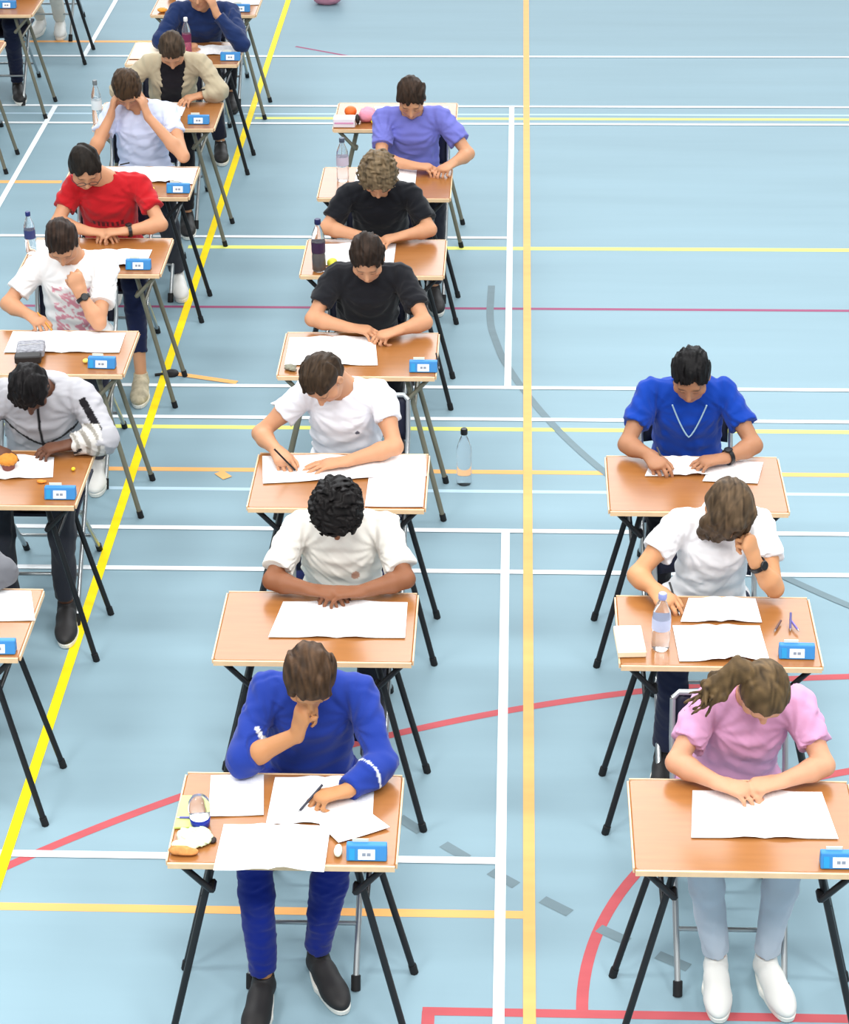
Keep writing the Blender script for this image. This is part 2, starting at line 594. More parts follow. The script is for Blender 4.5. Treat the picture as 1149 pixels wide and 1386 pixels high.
    for s in (-1, 1):                      # eyebrows and lashes grow on the face
        br = np.exp(-(((L[:, 0] - s * .033) / .019) ** 4 + ((L[:, 2] - .024) / .0055) ** 4)) * (L[:, 1] > .05)
        ey = np.exp(-(((L[:, 0] - s * .031) / .013) ** 4 + ((L[:, 2] + .002) / .0045) ** 4)) * (L[:, 1] > .05)
        col = col * (1 - .75 * br[:, None]) + .75 * br[:, None] * C3(cfg.get('hairc', (70, 50, 38)))
        col = col * (1 - .8 * ey[:, None]) + .8 * ey[:, None] * C3((50, 34, 30))
    mesh_obj('body', Vt - base, Fc, M_SKIN, root, col)

    # ---- hair
    hst = cfg.get('hair', 'short')
    hcol = C3(cfg.get('hairc', (70, 50, 38)))
    if hst:
        FH = Field(hc - .32 if hst in ('pony', 'loose') else hc - .19, hc + .19 if hst != 'pony' else hc + V(.25, .3, .2), .0045 if h < .0065 else .006)
        g = {'short': .013, 'crop': .008, 'curly': .030, 'pony': .012, 'loose': .017, 'wavy': .020}[hst]
        sd = cfg.get('seed', 3)
        n1 = HM @ unit(V(0, .115, -.085)); p1 = H(0, .060, .066)
        cuts = [(p1, n1), (H(0, -.03, -.085), HM @ V(0, 0, -1.0))]
        if hst in ('loose',):
            n1 = HM @ unit(V(0, .13, -.04)); cuts = [(H(0, .080, .050), n1), (H(0, 0, -.13), HM @ V(0, 0, -1.0))]
        if hst == 'curly':
            cuts = [(H(0, .085, .050), n1), (H(0, -.03, -.080), HM @ V(0, 0, -1.0))]
        def hcut():
            X, Y, Z = FH._xyz(tuple(slice(0, m) for m in FH.n))
            lx = (X - hc[0]) * HM[0, 0] + (Y - hc[1]) * HM[1, 0] + (Z - hc[2]) * HM[2, 0]
            wob = .0045 * np.sin(lx * 150 + sd) + .004 * np.sin(lx * 71 + 2 * sd)
            for (p, n) in cuts:
                FH.d = np.maximum(FH.d, ((X - p[0]) * n[0] + (Y - p[1]) * n[1] + (Z - p[2]) * n[2] + wob).astype(np.float32))
        FH.ell(H(0, -.014, .024), (.073 * HS + g, .092 * HS + g, .086 * HS + g), HM, k=.0)
        FH.ell(H(0, -.050, -.030), (.058 * HS + g * .8, .048 + g * .6, .050), HM, k=.01)
        if hst not in ('loose',): hcut()
        else: hcut()
        if hst in ('short', 'wavy', 'crop'):       # fringe and crown volume
            r5 = np.random.RandomState(sd)
            for q in range(9):               # tufts over the forehead and crown
                u = -1 + 2 * q / 8
                a = H(.050 * u, .020, .090 - .022 * u * u); b = H(.058 * u + r5.uniform(-.012, .012), .068 - .016 * u * u + r5.uniform(-.006, .008), .070 - .020 * u * u + r5.uniform(-.012, .006))
                FH.cone(a, b, .013 + g * .35, .006 + g * .2, k=.008)
            for q in range(26):
                a1 = r5.uniform(0, 6.28); e1 = r5.uniform(.1, 1.25)
                dv = unit(V(math.cos(a1) * math.cos(e1), math.sin(a1) * math.cos(e1) - .25, math.sin(e1))); P0 = V(.073 * dv[0], -.014 + .090 * dv[1], .024 + .088 * dv[2])
                if P0[1] > .055: continue
                tv = np.cross(dv, V(.3, 0, 1)) + V(0, .7, -.3)
                tv = unit(tv - (tv @ unit(dv)) * unit(dv))
                FH.cone(H(*(P0 + g * .5 * dv)), H(*(P0 + dv * (g - .007) + tv * .026)), .011, .005, k=.008)
            for s in (-1, 1):                # sideburns
                FH.cone(H(s * .071, .018, .02), H(s * .070, .016, -.018), .009, .005, k=.006)
            FH.ell(H(0, -.02, .07), (.06, .07, .05), HM, k=.02)
        if hst == 'loose':
            for s in (-1, 1):
                FH.cone(H(s * .065, .03, .06), H(s * .082, .045, -.04), .026, .026, k=.02)
                FH.cone(H(s * .082, .045, -.04), H(s * .070, .075, -.13), .026, .018, k=.02)
                FH.cone(H(s * .070, .075, -.13), H(s * .055, .10, -.17), .018, .008, k=.015)
            r5 = np.random.RandomState(sd)
            for q in range(46):
                u = -1 + 2 * (q + .5) / 46
                a = H(.045 * u, .055 - .02 * abs(u), .088 - .03 * abs(u)); j = r5.uniform(-.010, .010, 3)
                sg = 1 if u > 0 else -1
                b = H(sg * (.028 + .052 * abs(u)), .100 - .055 * abs(u), .02) + j
                e = H(sg * (.022 + .056 * abs(u)), .112 - .045 * abs(u), -.085 + r5.uniform(-.02, .02)) + 1.2 * j
                z = H(sg * (.012 + .045 * abs(u)), .116 - .025 * abs(u), -.150 + r5.uniform(-.045, .02)) + 1.6 * j
                FH.cone(a, b, .011, .010, k=.006); FH.cone(b, e, .010, .008, k=.006)
                if sg < 0 or q % 2: FH.cone(e, z, .008, .002, k=.004)
            FH.cone(H(.0, .06, .085), H(.05, .070, .03), .018, .016, k=.02)
            FH.cone(H(.0, .06, .085), H(-.055, .065, .03), .018, .016, k=.02)
        if hst == 'pony':
            b = H(-.030, -.080, .070)
            FH.cone(b + HM @ V(0, .03, 0), b, .026, .020, k=.012)
            r5 = np.random.RandomState(4)
            for q in range(16):
                w0 = b + r5.uniform(-.010, .010, 3)
                w1 = b + V(-.060, .030, -.010) + r5.uniform(-.022, .022, 3)
                w2 = b + V(-.135, .020, -.075) + r5.uniform(-.030, .030, 3)
                w3 = b + V(-.190, -.005, -.130) + r5.uniform(-.045, .045, 3)
                FH.cone(w0, w1, .013, .016, k=.008); FH.cone(w1, w2, .016, .013, k=.008); FH.cone(w2, w3, .013, .003, k=.006)
        sd = cfg.get('seed', 3)
        amp = {'short': .006, 'crop': .0032, 'curly': .010, 'pony': .0022, 'loose': .0045, 'wavy': .007}[hst]
        fr = {'short': 42, 'crop': 60, 'curly': 62, 'pony': 40, 'loose': 34, 'wavy': 36}[hst]
        st = {'curly': (1, 1, 1)}.get(hst, (1.6, .5, .5))
        sd = cfg.get('seed', 3)
        def dfn(P):
            Lc = (P - hc) @ HM
            return amp * noise3(Lc, fr, sd, st)
        FH.displace(dfn, .04)
        # keep the face clear
        if hst in ('short', 'wavy', 'crop', 'curly', 'pony'):
            FH.cone(H(0, .10, -.03), H(0, .12, -.06), .062 if hst != 'curly' else .058, .062, k=.01, op='sub')
        Vh, Fh = FH.mesh()
        Lh = (Vh - hc) @ HM
        tn = 1 + .46 * noise3(Lh, 90, sd + 5, (1.5, .35, .35))[:, None] + .15 * noise3(Lh, 20, sd + 9)[:, None]
        mesh_obj('hair', Vh - base, Fh, M_HAIR, root, np.clip(hcol[None] * .48 * np.clip(tn, .22, 2.4), 0, 1))

    # ---- upper garment
    top = cfg.get('top', 'tee')
    tc = C3(cfg.get('topc', (235, 235, 238)))
    g = .012 if top != 'hoodie' else .022
    def garment(name, kind, g, tc, paint=None, rb=None):
        FT = Field(lo, hi, h)
        torso(FT, g)
        FT.plane_cut((0, 0, .545), (0, 0, -1))
        for s in (-1, 1):
            Sp, E, W, hd, n, pose = A[s]
            if kind == 'tee':
                cl = cfg.get('sleeve', .60)
                e = Sp + (E - Sp) * cl
                FT.cone(Sp, e, .046 + g, .047 + g, k=.02, ends=(0, 1))
            elif kind != 'vest':
                fl = arms[s].get('cuff', .93)
                m = E + (W - E) * .3
                FT.cone(Sp, E, .045 + g, .038 + g, k=.02)
                if fl > .35:
                    FT.cone(E, m, .038 + g, .040 + g, k=.02)
                    FT.cone(m, E + (W - E) * fl, .040 + g, .030 + g * .8, k=.015, ends=(0, 1))
                else:
                    FT.cone(E, E + (W - E) * fl, .042 + g, .044 + g, k=.02, ends=(0, 1))
        # neck opening
        FT.cone(nb - spine * .015, H(0, -.02, -.03), .061, .066, k=.006, op='sub')
        if kind in ('vneck', 'blazer'):
            w = .030 if kind == 'vneck' else .045
            FT.cone(nb + fwd * .07, nb + fwd * .12 - spine * (.12 if kind == 'vneck' else .40), w + .03, w * .55 if kind == 'vneck' else w, k=.006, op='sub')
        if kind == 'hoodie':
            FT.cone(nb + V(-.05, .045, .0), nb + V(.05, .045, .0), .040, .040, k=.03)
            FT.ell(nb + V(0, .075, -.035), (.10, .055, .075), k=.03)
        sd = cfg.get('seed', 3)
        def wr(P):
            r = -.0045 * noise3(P, 13, sd, (1.0, .8, .45)) - .0030 * noise3(P, 30, sd + 1, (.6, 1, 1))
            # long creases pulled from each armpit towards the waist
            for s in (-1, 1):
                ap = A[s][0] + V(-s * .02, -.06, -.06)
                q = P - ap
                dist = np.linalg.norm(q, axis=1)
                ang = np.arctan2(q[:, 2], q[:, 0] * -s)
                r = r + .0030 * np.sin(ang * 13 + sd + 2 * np.sin(dist * 18)) * np.exp(-((dist - .10) / .075) ** 2)
            tri = np.abs(((P[:, 0] * .7 + P[:, 2] * 1.2 + .05 * np.sin(P[:, 0] * 9 + sd)) * 14 + sd * .37) % 1 - .5)
            r = r - .006 * np.clip(.18 - tri, 0, 1) / .18 * np.clip(noise3(P, 9, sd + 4), 0, 1)
            # folds gathering at the waist and armpits
            r = r - .003 * np.sin(P[:, 2] * 95 + 2.5 * np.sin(P[:, 0] * 14 + sd)) * np.clip((.88 - P[:, 2]) / .2, 0, 1)
            return r
        FT.displace(wr, .03)
        Vc, Fq = FT.mesh()
        # arms must not be swallowed by the table plane
        c = np.tile(tc, (len(Vc), 1))
        if paint: c = paint(Vc, c, A, nb, spine, fwd, chest)
        return mesh_obj(name, Vc - base, Fq, M_CLOTH, root, c)
    if cfg.get('under'):
        garment('undershirt', 'vest', .008, C3(cfg['under']))
    NM = {'tee': 't_shirt', 'long': 'sweater', 'vneck': 'sweater', 'blazer': 'blazer', 'hoodie': 'hooded_sweatshirt', 'polo': 'polo_shirt'}
    garment(NM[top], 'tee' if top == 'polo' else top, g, tc, cfg.get('paint'))
    if top == 'polo':
        cm = MB()
        ring = []
        ax = unit(H(0, -.02, -.03) - nb)
        e1 = unit(np.cross(ax, V(1, 0, 0))); e2 = np.cross(ax, e1)
        for k in range(25):
            a = 2 * PI * k / 24
            ring.append(nb - spine * .005 + .068 * (math.cos(a) * e1 + math.sin(a) * e2) - base)
        cm.tube(ring, .011, 6, cap=False)
        me = cm.build('collar', mat('white_cotton', srgb(238, 238, 240), .9), root)

    # ---- trousers
    pc = C3(cfg.get('pants', (36, 38, 48)))
    FP = Field(lo, V(hi[0], hi[1], .78), h)
    FP.cone(pel + V(-.07, .01, -.03), pel + V(.07, .01, -.03), .112, .112, k=.03)
    pw = cfg.get('pw', 1.0)
    for s, (K, Q) in zip((-1, 1), zip(knees, ank)):
        K, Q = V(*K), V(*Q)
        hip = pel + V(s * .085, 0, -.03)
        FP.cone(hip, K, .084 * pw, .060 * pw, k=.03)
        hem = Q + (K - Q) * cfg.get('hem', .03)
        FP.cone(K, K + (hem - K) * .35, .060 * pw, .056 * pw, k=.02)
        FP.cone(K + (hem - K) * .35, hem, .056 * pw, .044 * pw, k=.02, ends=(0, 1))
    FP.plane_cut((0, 0, .66), (0, 0, 1))
    FP.displace(lambda P: -.0035 * noise3(P, 13, cfg.get('seed', 3) + 7, (1.3, 1, .6)) - .0022 * noise3(P, 30, cfg.get('seed', 3) + 8, (.7, 1, 1.2)), .03)
    Vp, Fq = FP.mesh()
    mesh_obj('trousers', Vp - base, Fq, M_CLOTH, root, np.tile(pc, (len(Vp), 1)))

    # ---- shoes
    sh = cfg.get('shoes', 'black')
    mu, ms, ml = {'black': (M_LEATHER, M_SOLE, M_LEATHER), 'white': (M_WSHOE, M_SOLE, M_WSHOE), 'tan': (M_TSHOE, M_SOLE, M_WSHOE),
                  'dark': (M_LEATHER, M_LEATHER, M_LEATHER)}[sh]
    for i in (0, 1):
        Q = V(*ank[i])
        r = fyaw[i]
        # the ankle opening of the shoe sits at (0,-.04) in its own frame
        ox = Q[0] + (-.04) * math.sin(r)
        oy = Q[1] + .04 * math.cos(r)
        add_shoe(root, (ox, oy), r, mu, ms, ml, base)

    # ---- worn bits
    for s, wk in ((-1, 'watchL'), (1, 'watchR')):
        if cfg.get(wk):
            Sp, E, W, hd, n, pose = A[s]
            d = unit(W - E)
            c = W - d * .018 - base
            e1 = unit(np.cross(d, V(.3, .2, 1))); e2 = np.cross(d, e1)
            wm = MB()
            rr = .031
            for q in range(24):
                a0, a1 = 2 * PI * q / 24, 2 * PI * (q + 1) / 24
                P = []
                for a in (a0, a1):
                    for (r_, z_) in ((rr, -.009), (rr + .003, -.009), (rr + .003, .009), (rr, .009)):
                        P.append(c + r_ * (math.cos(a) * e1 + math.sin(a) * e2) + z_ * d)
                wm.add(P, [(0, 4, 5, 1), (1, 5, 6, 2), (2, 6, 7, 3), (3, 7, 4, 0)], 0, False)
            wo = wm.build('watch_strap', M_WATCH, root)
            # dial faces away from the palm
            nn = -unit(n - np.dot(n, d) * d)
            fm = MB()
            e3 = unit(np.cross(nn, d)); Rm = np.stack([e3, d, nn], 1)
            fm.lathe([(.017, 0), (.018, .002), (.018, .006), (.015, .008)], 16, c + nn * .030, R=Rm)
            fm.build('watch_face', M_WATCH, wo)
    if cfg.get('glasses'):
        gm = MB()
        for s in (-1, 1):
            rg = []
            for k in range(17):
                a = 2 * PI * k / 16
                rg.append(H(s * .033 + .024 * math.cos(a), .100, .000 + .019 * math.sin(a)) - base)
            gm.tube(rg, .0018, 5, cap=False)
            gm.tube([H(s * .057, .100, .006) - base, H(s * .078, .075, .006) - base, H(s * .084, -.005, .002) - base], .0018, 5)
        gm.tube([H(-.009, .101, .004) - base, H(.009, .101, .004) - base], .0018, 5)
        gm.build('glasses', mat('glasses_frame', srgb(60, 60, 62), .3, metallic=.4), root)
    if cfg.get('necklace'):
        nm = MB()
        pts = []
        for k in range(15):
            t = k / 14
            a = (t - .5) * 2
            pts.append(nb + V(.070 * a, 0, 0) + fwd * (.118 + .014 * (1 - a * a)) - spine * (.02 + .16 * (1 - abs(a) ** 1.3)) - base)
        nm.tube(pts, .0035, 5)
        nm.build('cord', mat('pale_cord', srgb(170, 205, 225), .6), root)
    if cfg.get('zipcollar'):
        pass
    return root
# ------------------------------------------------------------------ layout
ROWY = {0: -.97, 1: .19, 2: 1.32, 3: 2.55, 4: 3.71, 5: 4.775, 6: 5.89, 7: 7.11, 8: 8.20, 9: 9.42}
COLX = dict(C=-3.5, B=-2.065, M=-.67, R=.765)
DT = .72                                   # desk top height

# ------------------------------------------------------------------ camera
cam = bpy.data.cameras.new('camera')
cam.sensor_fit = 'HORIZONTAL'; cam.sensor_width = 36.0
cam.lens = 3039.4 / 1149 * 36.0
cam.clip_start = .1; cam.clip_end = 200
camo = bpy.data.objects.new('camera', cam); COL.objects.link(camo)
Rm = Matrix(((0.99919709, -0.00967331, 0.03887922, 0.02767),
             (0.03876818, 0.47830014, -0.8773403, -6.48323),
             (-0.01010915, 0.87814316, 0.47829113, 4.9601),
             (0, 0, 0, 1)))
camo.matrix_world = Rm
SC.camera = camo

# ------------------------------------------------------------------ world and lamps
WIN, AMB = 3.5, .42
w = bpy.data.worlds.new('hall_light'); SC.world = w; w.use_nodes = True
bg = w.node_tree.nodes['Background']
bg.inputs['Color'].default_value = (.93, .97, 1.0, 1)
bg.inputs['Strength'].default_value = 1.0
# the hall is lit by pale all-round light and a tall window wall beyond the far end
wn = w.node_tree
wtc = wn.nodes.new('ShaderNodeTexCoord')
wsp = wn.nodes.new('ShaderNodeSeparateXYZ'); wn.links.new(wtc.outputs['Generated'], wsp.inputs[0])
def wm(op, a, b=None):
    n = wn.nodes.new('ShaderNodeMath'); n.operation = op
    for i, q in enumerate((a, b)):
        if q is None: continue
        if isinstance(q, (int, float)): n.inputs[i].default_value = q
        else: wn.links.new(q, n.inputs[i])
    return n.outputs[0]
def wr_(v, a, b, c, d):
    n = wn.nodes.new('ShaderNodeMapRange'); n.interpolation_type = 'SMOOTHSTEP'
    wn.links.new(v, n.inputs['Value'])
    for k, q in zip(('From Min', 'From Max', 'To Min', 'To Max'), (a, b, c, d)): n.inputs[k].default_value = q
    return n.outputs['Result']
hyp = wm('SQRT', wm('ADD', wm('POWER', wsp.outputs['X'], 2.0), wm('POWER', wsp.outputs['Y'], 2.0)))
az = wr_(wm('DIVIDE', wsp.outputs['Y'], wm('MAXIMUM', hyp, .001)), .70, .88, 0, 1)
el = wm('MULTIPLY', wr_(wsp.outputs['Z'], .16, .26, 0, 1), wr_(wsp.outputs['Z'], .64, .76, 1, 0))
st = wm('ADD', wm('MULTIPLY', wm('MULTIPLY', az, el), WIN), AMB)
wn.links.new(st, bg.inputs['Strength'])
for i, (x, y) in enumerate([(-5, -6), (0, -6), (5, -6), (-5, -1), (0, -1), (5, -1), (-5, 4.5), (0, 4.5), (5, 4.5), (-5, 10), (0, 10), (5, 10)]):  # unseen overhead lights; row nearest the camera added to brighten the sitters' fronts
    l = bpy.data.lights.new('unseen_overhead_light', 'AREA')
    l.shape = 'RECTANGLE'; l.size = 2.6; l.size_y = 1.0
    l.energy = {-6: 330, -1: 200, 4.5: 120, 10: 80}[y]; l.color = (1, .985, .96)
    o = bpy.data.objects.new('unseen_overhead_light', l); COL.objects.link(o)
    o.location = (x, y, 8.2)
SC.view_settings.view_transform = 'Standard'
SC.view_settings.look = 'None'
SC.view_settings.gamma = 1.0
SC.view_settings.exposure = 0.28
SC.view_settings.use_curve_mapping = False

# ------------------------------------------------------------------ floor with its painted lines
def floor():
    def paint(n, c, v=.05):
        return mat(n, c, .5, spec=.06, var=(3.0, v, (.4, 6, 1)))
    mats = [mat('blue_sports_floor', srgb(136, 163, 175), .50, spec=.05, var=(1.1, .045, (.35, 3.2, 1)), bump=(60, .02, .002)),
            paint('white_line', srgb(236, 242, 246)), paint('yellow_line', srgb(250, 222, 30)), paint('orange_line', srgb(240, 178, 110)),
            paint('red_line', srgb(184, 88, 94)), paint('grey_line', srgb(112, 132, 140)), paint('purple_line', srgb(150, 78, 112)),
            paint('lime_line', srgb(222, 228, 120)), paint('faint_line', srgb(178, 206, 222))]
    b = MB()
    b.add([(-16, -12, 0), (14, -12, 0), (14, 24, 0), (-16, 24, 0)], [(0, 1, 2, 3)], 0)
    lev = [.0006]
    def quad(x0, y0, x1, y1, wd, mi):
        d = unit(V(x1 - x0, y1 - y0)); n = V(-d[1], d[0]) * wd / 2
        z = lev[0]; lev[0] += .00002
        b.add([(x0 - n[0], y0 - n[1], z), (x1 - n[0], y1 - n[1], z), (x1 + n[0], y1 + n[1], z), (x0 + n[0], y0 + n[1], z)], [(0, 1, 2, 3)], mi)
    def arc(cx, cy, r, a0, a1, wd, mi, dash=None):
        z = lev[0]; lev[0] += .00002
        n = max(8, int(abs(a1 - a0) * r / .06))
        for i in range(n):
            if dash and int(i * .06 / dash) % 2: continue
            A, B = a0 + (a1 - a0) * i / n, a0 + (a1 - a0) * (i + 1) / n
            P = [(cx + q * math.cos(a), cy + q * math.sin(a), z) for a, q in ((A, r - wd / 2), (A, r + wd / 2), (B, r + wd / 2), (B, r - wd / 2))]
            b.add(P, [(0, 1, 2, 3)], mi)
    W = .035
    # lengthwise faint seams, then the courts
    quad(-14, 2.823, 8, 2.823, .03, 8)
    quad(-14, 8.30, 8, 8.30, .03, 8)
    quad(-14, -.30, .10, -.30, .042, 3)
    quad(-14, 3.02, 8, 3.02, .04, 3)
    quad(-14, 6.95, -2.85, 6.95, .05, 3)
    quad(-14, 9.98, -2.4, 9.98, .05, 3)
    quad(-14, 3.477, 8, 3.477, .04, 7)
    quad(-1.9, 5.862, 8, 5.862, .05, 7)
    quad(-1.75, 8.21, 8, 8.21, .045, 7)
    quad(-14, 4.974, 8, 4.974, .03, 6)
    quad(-1.62, 9.86, -1.2, 9.62, .025, 6)
    quad(-.25, -.805, 6, -.805, .040, 4)
    quad(-.23, -.805, -.23, -6, .042, 4)
    arc(1.766, -4.07, 5.337, .2, 3.0, .040, 4)
    arc(1.740, -.814, 1.467, 0, PI, .040, 4)
    for (x, y) in ((-.335, .212), (-.165, .055), (.010, -.098), (.195, -.250), (.389, -.400), (.585, -.533)):
        d = unit(V(-(y - 4.077), x - 3.5485)) * .060
        quad(x - d[0], y - d[1], x + d[0], y + d[1], .045, 5)
    gp = [(-.10, 5.3), (-.106, 4.779), (-.063, 4.506), (-.022, 4.271), (.12, 3.80), (.32, 3.30), (.58, 2.82), (.88, 2.40), (1.216, 2.052), (1.47, 1.808), (1.9, 1.46), (2.6, 1.05)]
    for _ in range(3):
        q = [gp[0]]
        for i in range(len(gp) - 1):
            (x0, y0), (x1, y1) = gp[i], gp[i + 1]
            q += [(.75 * x0 + .25 * x1, .75 * y0 + .25 * y1), (.25 * x0 + .75 * x1, .25 * y0 + .75 * y1)]
        gp = q + [gp[-1]]
    for i in range(len(gp) - 1):
        quad(*gp[i], *gp[i + 1], .040, 5)
    quad(-1.755, 4.10, -1.40, 3.99, .04, 3)
    quad(-1.375, 2.99, -1.325, 2.93, .05, 3)
    for y in (2.07, 2.44):
        quad(-14, y, 8, y, W, 1)
    for y in (3.586, 3.954, 8.098, 8.466, 9.612):
        quad(-14, y, 8, y, W, 1)
    quad(-14, 6.026, 0, 6.026, W, 1)
    quad(-14, 0, 0, 0, W + .004, 1)
    quad(0, -6, 0, 2.45, W + .003, 1)
    quad(0, 3.95, 0, 8.48, W, 1)
    quad(-3.168, -6, -3.168, 2.45, W, 1)
    quad(-3.168, 3.95, -3.168, 8.48, W, 1)
    quad(-3.168, 9.6, -3.168, 14, W, 1)
    quad(.101, -6, .101, 14, .042, 3)
    quad(-1.788, -6, -1.788, 18, .041, 2)
    o = b.build('floor', mats)
    tag(o, 'light blue sports hall floor with painted court lines', 'floor', kind='structure')
floor()

# ------------------------------------------------------------------ furniture
M_TOP = mat('beech_laminate', srgb(158, 104, 56), .24, spec=.70, var=(5, .06, (1, 9, 1)))
M_EDGE = mat('beech_edge', srgb(236, 200, 158), .5, var=(20, .06, (1, 1, 1)))
M_BLK = mat('black_steel', srgb(26, 27, 30), .42, spec=.4)
M_OLV = mat('olive_grey_steel', srgb(122, 120, 104), .4, metallic=.25, spec=.4, var=(14, .12, (1, 1, .3)))
M_CHR = mat('grey_chrome_tube', srgb(176, 182, 184), .28, metallic=.7)
M_RUB = mat('black_rubber', srgb(20, 20, 22), .7)
M_SEAT = mat('dark_navy_shell', srgb(30, 33, 52), .5, spec=.35, bump=(90, .1, .001))

def make_desk(legm):
    t = empty('exam_desk', (0, 0, 0))
    b = MB()
    b.box((0, .237, DT - .011), (.705, .475, .020), bev=.012)
    top = b.build('desktop', M_TOP, t)
    e = MB()
    n = 1
    e.box((0, -.0035, DT - .011), (.70, .007, .019)); e.box((0, .4775, DT - .011), (.70, .005, .019))
    e.box((-.3545, .237, DT - .011), (.005, .455, .019)); e.box((.3545, .237, DT - .011), (.005, .455, .019))
    e.build('edge_band', M_EDGE, top)
    u = MB()
    u.box((0, .06, DT - .033), (.60, .022, .022))
    u.build('under_rail', legm, t)
    u = MB(); u.box((0, .40, DT - .033), (.60, .022, .022))
    u.build('under_rail', legm, t)
    for sx in (-1, 1):
        for (yt, yf) in ((.085, -.015), (.36, .355)):
            l = MB()
            l.tube([(sx * .215, yt, DT - .022), (sx * .383, yf, .012)], .0118, 8)
            lg = l.build('leg', legm, t)
            f = MB()
            f.tube([(sx * .379, yf, .034), (sx * .386, yf, .0)], .0145, 8)
            f.build('rubber_foot', M_RUB, lg)
        c = MB()
        c.tube([(sx * .256, .058, .545), (sx * .256, .378, .545)], .009, 6)
        c.build('crossbar', legm, t)
        r = MB()
        r.tube([(sx * .322, .030, DT - .024), (sx * .225, .030, .590)], .0105, 6)
        r.tube([(sx * .225, .030, .590), (sx * .225, .075, .590)], .012, 6)
        r.build('brace', legm, t)
    return t

def make_chair():
    t = empty('folding_chair', (0, 0, 0))
    for sx in (-1, 1):
        l = MB()
        l.tube([(sx * .175, .27, .02), (sx * .185, .60, .40), (sx * .190, .80, .66), (sx * .190, .845, .79)], .0105, 8)
        lg = l.build('front_leg', M_CHR, t)
        f = MB(); f.tube([(sx * .175, .262, 0), (sx * .175, .285, .045)], .016, 8); f.build('rubber_foot', M_RUB, lg)
        l = MB()
        l.tube([(sx * .165, .48, .435), (sx * .165, .60, .36), (sx * .165, .90, .02)], .0105, 8)
        lg = l.build('rear_leg', M_CHR, t)
        f = MB(); f.tube([(sx * .165, .885, .04), (sx * .165, .91, 0)], .015, 8); f.build('rubber_foot', M_RUB, lg)
    b = MB()
    b.tube([(-.176, .40, .17), (.176, .40, .17)], .008, 6)
    b.build('stretcher', M_CHR, t)
    b = MB(); b.tube([(-.165, .80, .135), (.165, .80, .135)], .008, 6)
    b.build('stretcher', M_CHR, t)
    b = MB(); b.tube([(-.19, .845, .79), (-.17, .852, .81), (.17, .852, .81), (.19, .845, .79)], .0105, 8)
    b.build('back_tube', M_CHR, t)
    s = MB()
    def sf(u, v):
        x = -.185 + .37 * u; y = .44 + .39 * v
        return (x, y, .452 - .018 * math.sin(PI * u) * math.sin(PI * v) - .012 * max(0, 1 - v * 4) ** 2)
    s.sheet(sf, 12, 12, .014)
    s.build('seat', M_SEAT, t)
    k = MB()
    P = []
    nu, nv = 12, 6
    def bf(u, v, o):
        x = -.180 + .36 * u
        y = .805 + .045 * v + .035 * math.sin(PI * u) + o
        return (x, y, .62 + .18 * v)
    for o in (0, .014):
        for j in range(nv + 1):
            for i in range(nu + 1):
                P.append(bf(i / nu, j / nv, o))
    Wd = nu + 1; N = Wd * (nv + 1); Fc = []
    for j in range(nv):
        for i in range(nu):
            a = j * Wd + i
            Fc.append((a, a + 1, a + Wd + 1, a + Wd)); Fc.append((N + a, N + a + Wd, N + a + Wd + 1, N + a + 1))
    for i in range(nu):
        Fc.append((i, N + i, N + i + 1, i + 1)); a = nv * Wd + i; Fc.append((a, a + 1, N + a + 1, N + a))
    for j in range(nv):
        a = j * Wd; Fc.append((a, a + Wd, N + a + Wd, N + a)); a = j * Wd + nu; Fc.append((a, N + a, N + a + Wd, a + Wd))
    k.add(P, Fc, 0, True)
    k.build('backrest', M_SEAT, t)
    return t

WHO = {  # seat -> short phrase naming who sits there
 'M0': 'person in the royal blue tracksuit', 'M1': 'curly haired person in the cream t-shirt', 'M2': 'person in the plain white t-shirt',
 'M3': 'person in the black t-shirt', 'M4': 'fair curly haired person', 'M5': 'person in the violet blue t-shirt',
 'M6': 'snacks',
 'R0': 'person in the pink t-shirt', 'R1': 'person in the white polo shirt', 'R2': 'person in the bright blue top',
 'B1': 'person in the dark grey sweater', 'B2': 'person in the grey hooded jacket', 'B3': 'person in the pink printed t-shirt',
 'B4': 'person in the red t-shirt', 'B5': 'person in the pale blue t-shirt', 'B6': 'person in the beige blazer',
 'B7': 'person in the navy sweater', 'B8': 'dark trousered person behind the navy sweater',
 'C7': 'left edge', 'C8': 'navy trousered person at top left', 'C9': 'cream trousered person at the top'}
SHIFT = {'C7': -.12, 'C8': -.07, 'C9': -.01}
def cx_of(key):
    return COLX[key[0]] + SHIFT.get(key, 0)
OLIVE = {'B3', 'B4', 'B6', 'B8', 'M3', 'M6', 'C8', 'C7'}
protos = {}
for key, who in WHO.items():
    lm = 'o' if key in OLIVE else 'b'
    if lm not in protos:
        d = make_desk(M_OLV if lm == 'o' else M_BLK); protos[lm] = d
    else:
        d = copy_tree(protos[lm])
    d.location = (cx_of(key), ROWY[int(key[1])], 0)
    tag(d, ('%s legged exam desk of the ' % ('olive grey' if lm == 'o' else 'black') + who) if key not in ('C7', 'M6') else
        {'C7': 'exam desk standing at the left image edge, only its right legs showing',
         'M6': 'exam desk carrying a pink pouch and snacks behind the violet blue t-shirt'}[key],
        'desk', 'folding exam desks in rows')
    if key == 'M6': continue
    if 'c' not in protos:
        c = make_chair(); protos['c'] = c
    else:
        c = copy_tree(protos['c'])
    dx = {'M5': .13, 'M0': .02, 'M1': .05, 'B2': .08, 'B1': -.14, 'M2': .06}.get(key, 0)
    c.location = (cx_of(key) + dx, ROWY[int(key[1])] + {'C9': .3}.get(key, 0), 0)
    tag(c, 'folding chair under the ' + who if key != 'C7' else 'empty folding chair cut by the left image edge', 'chair', 'folding chairs behind the desks')

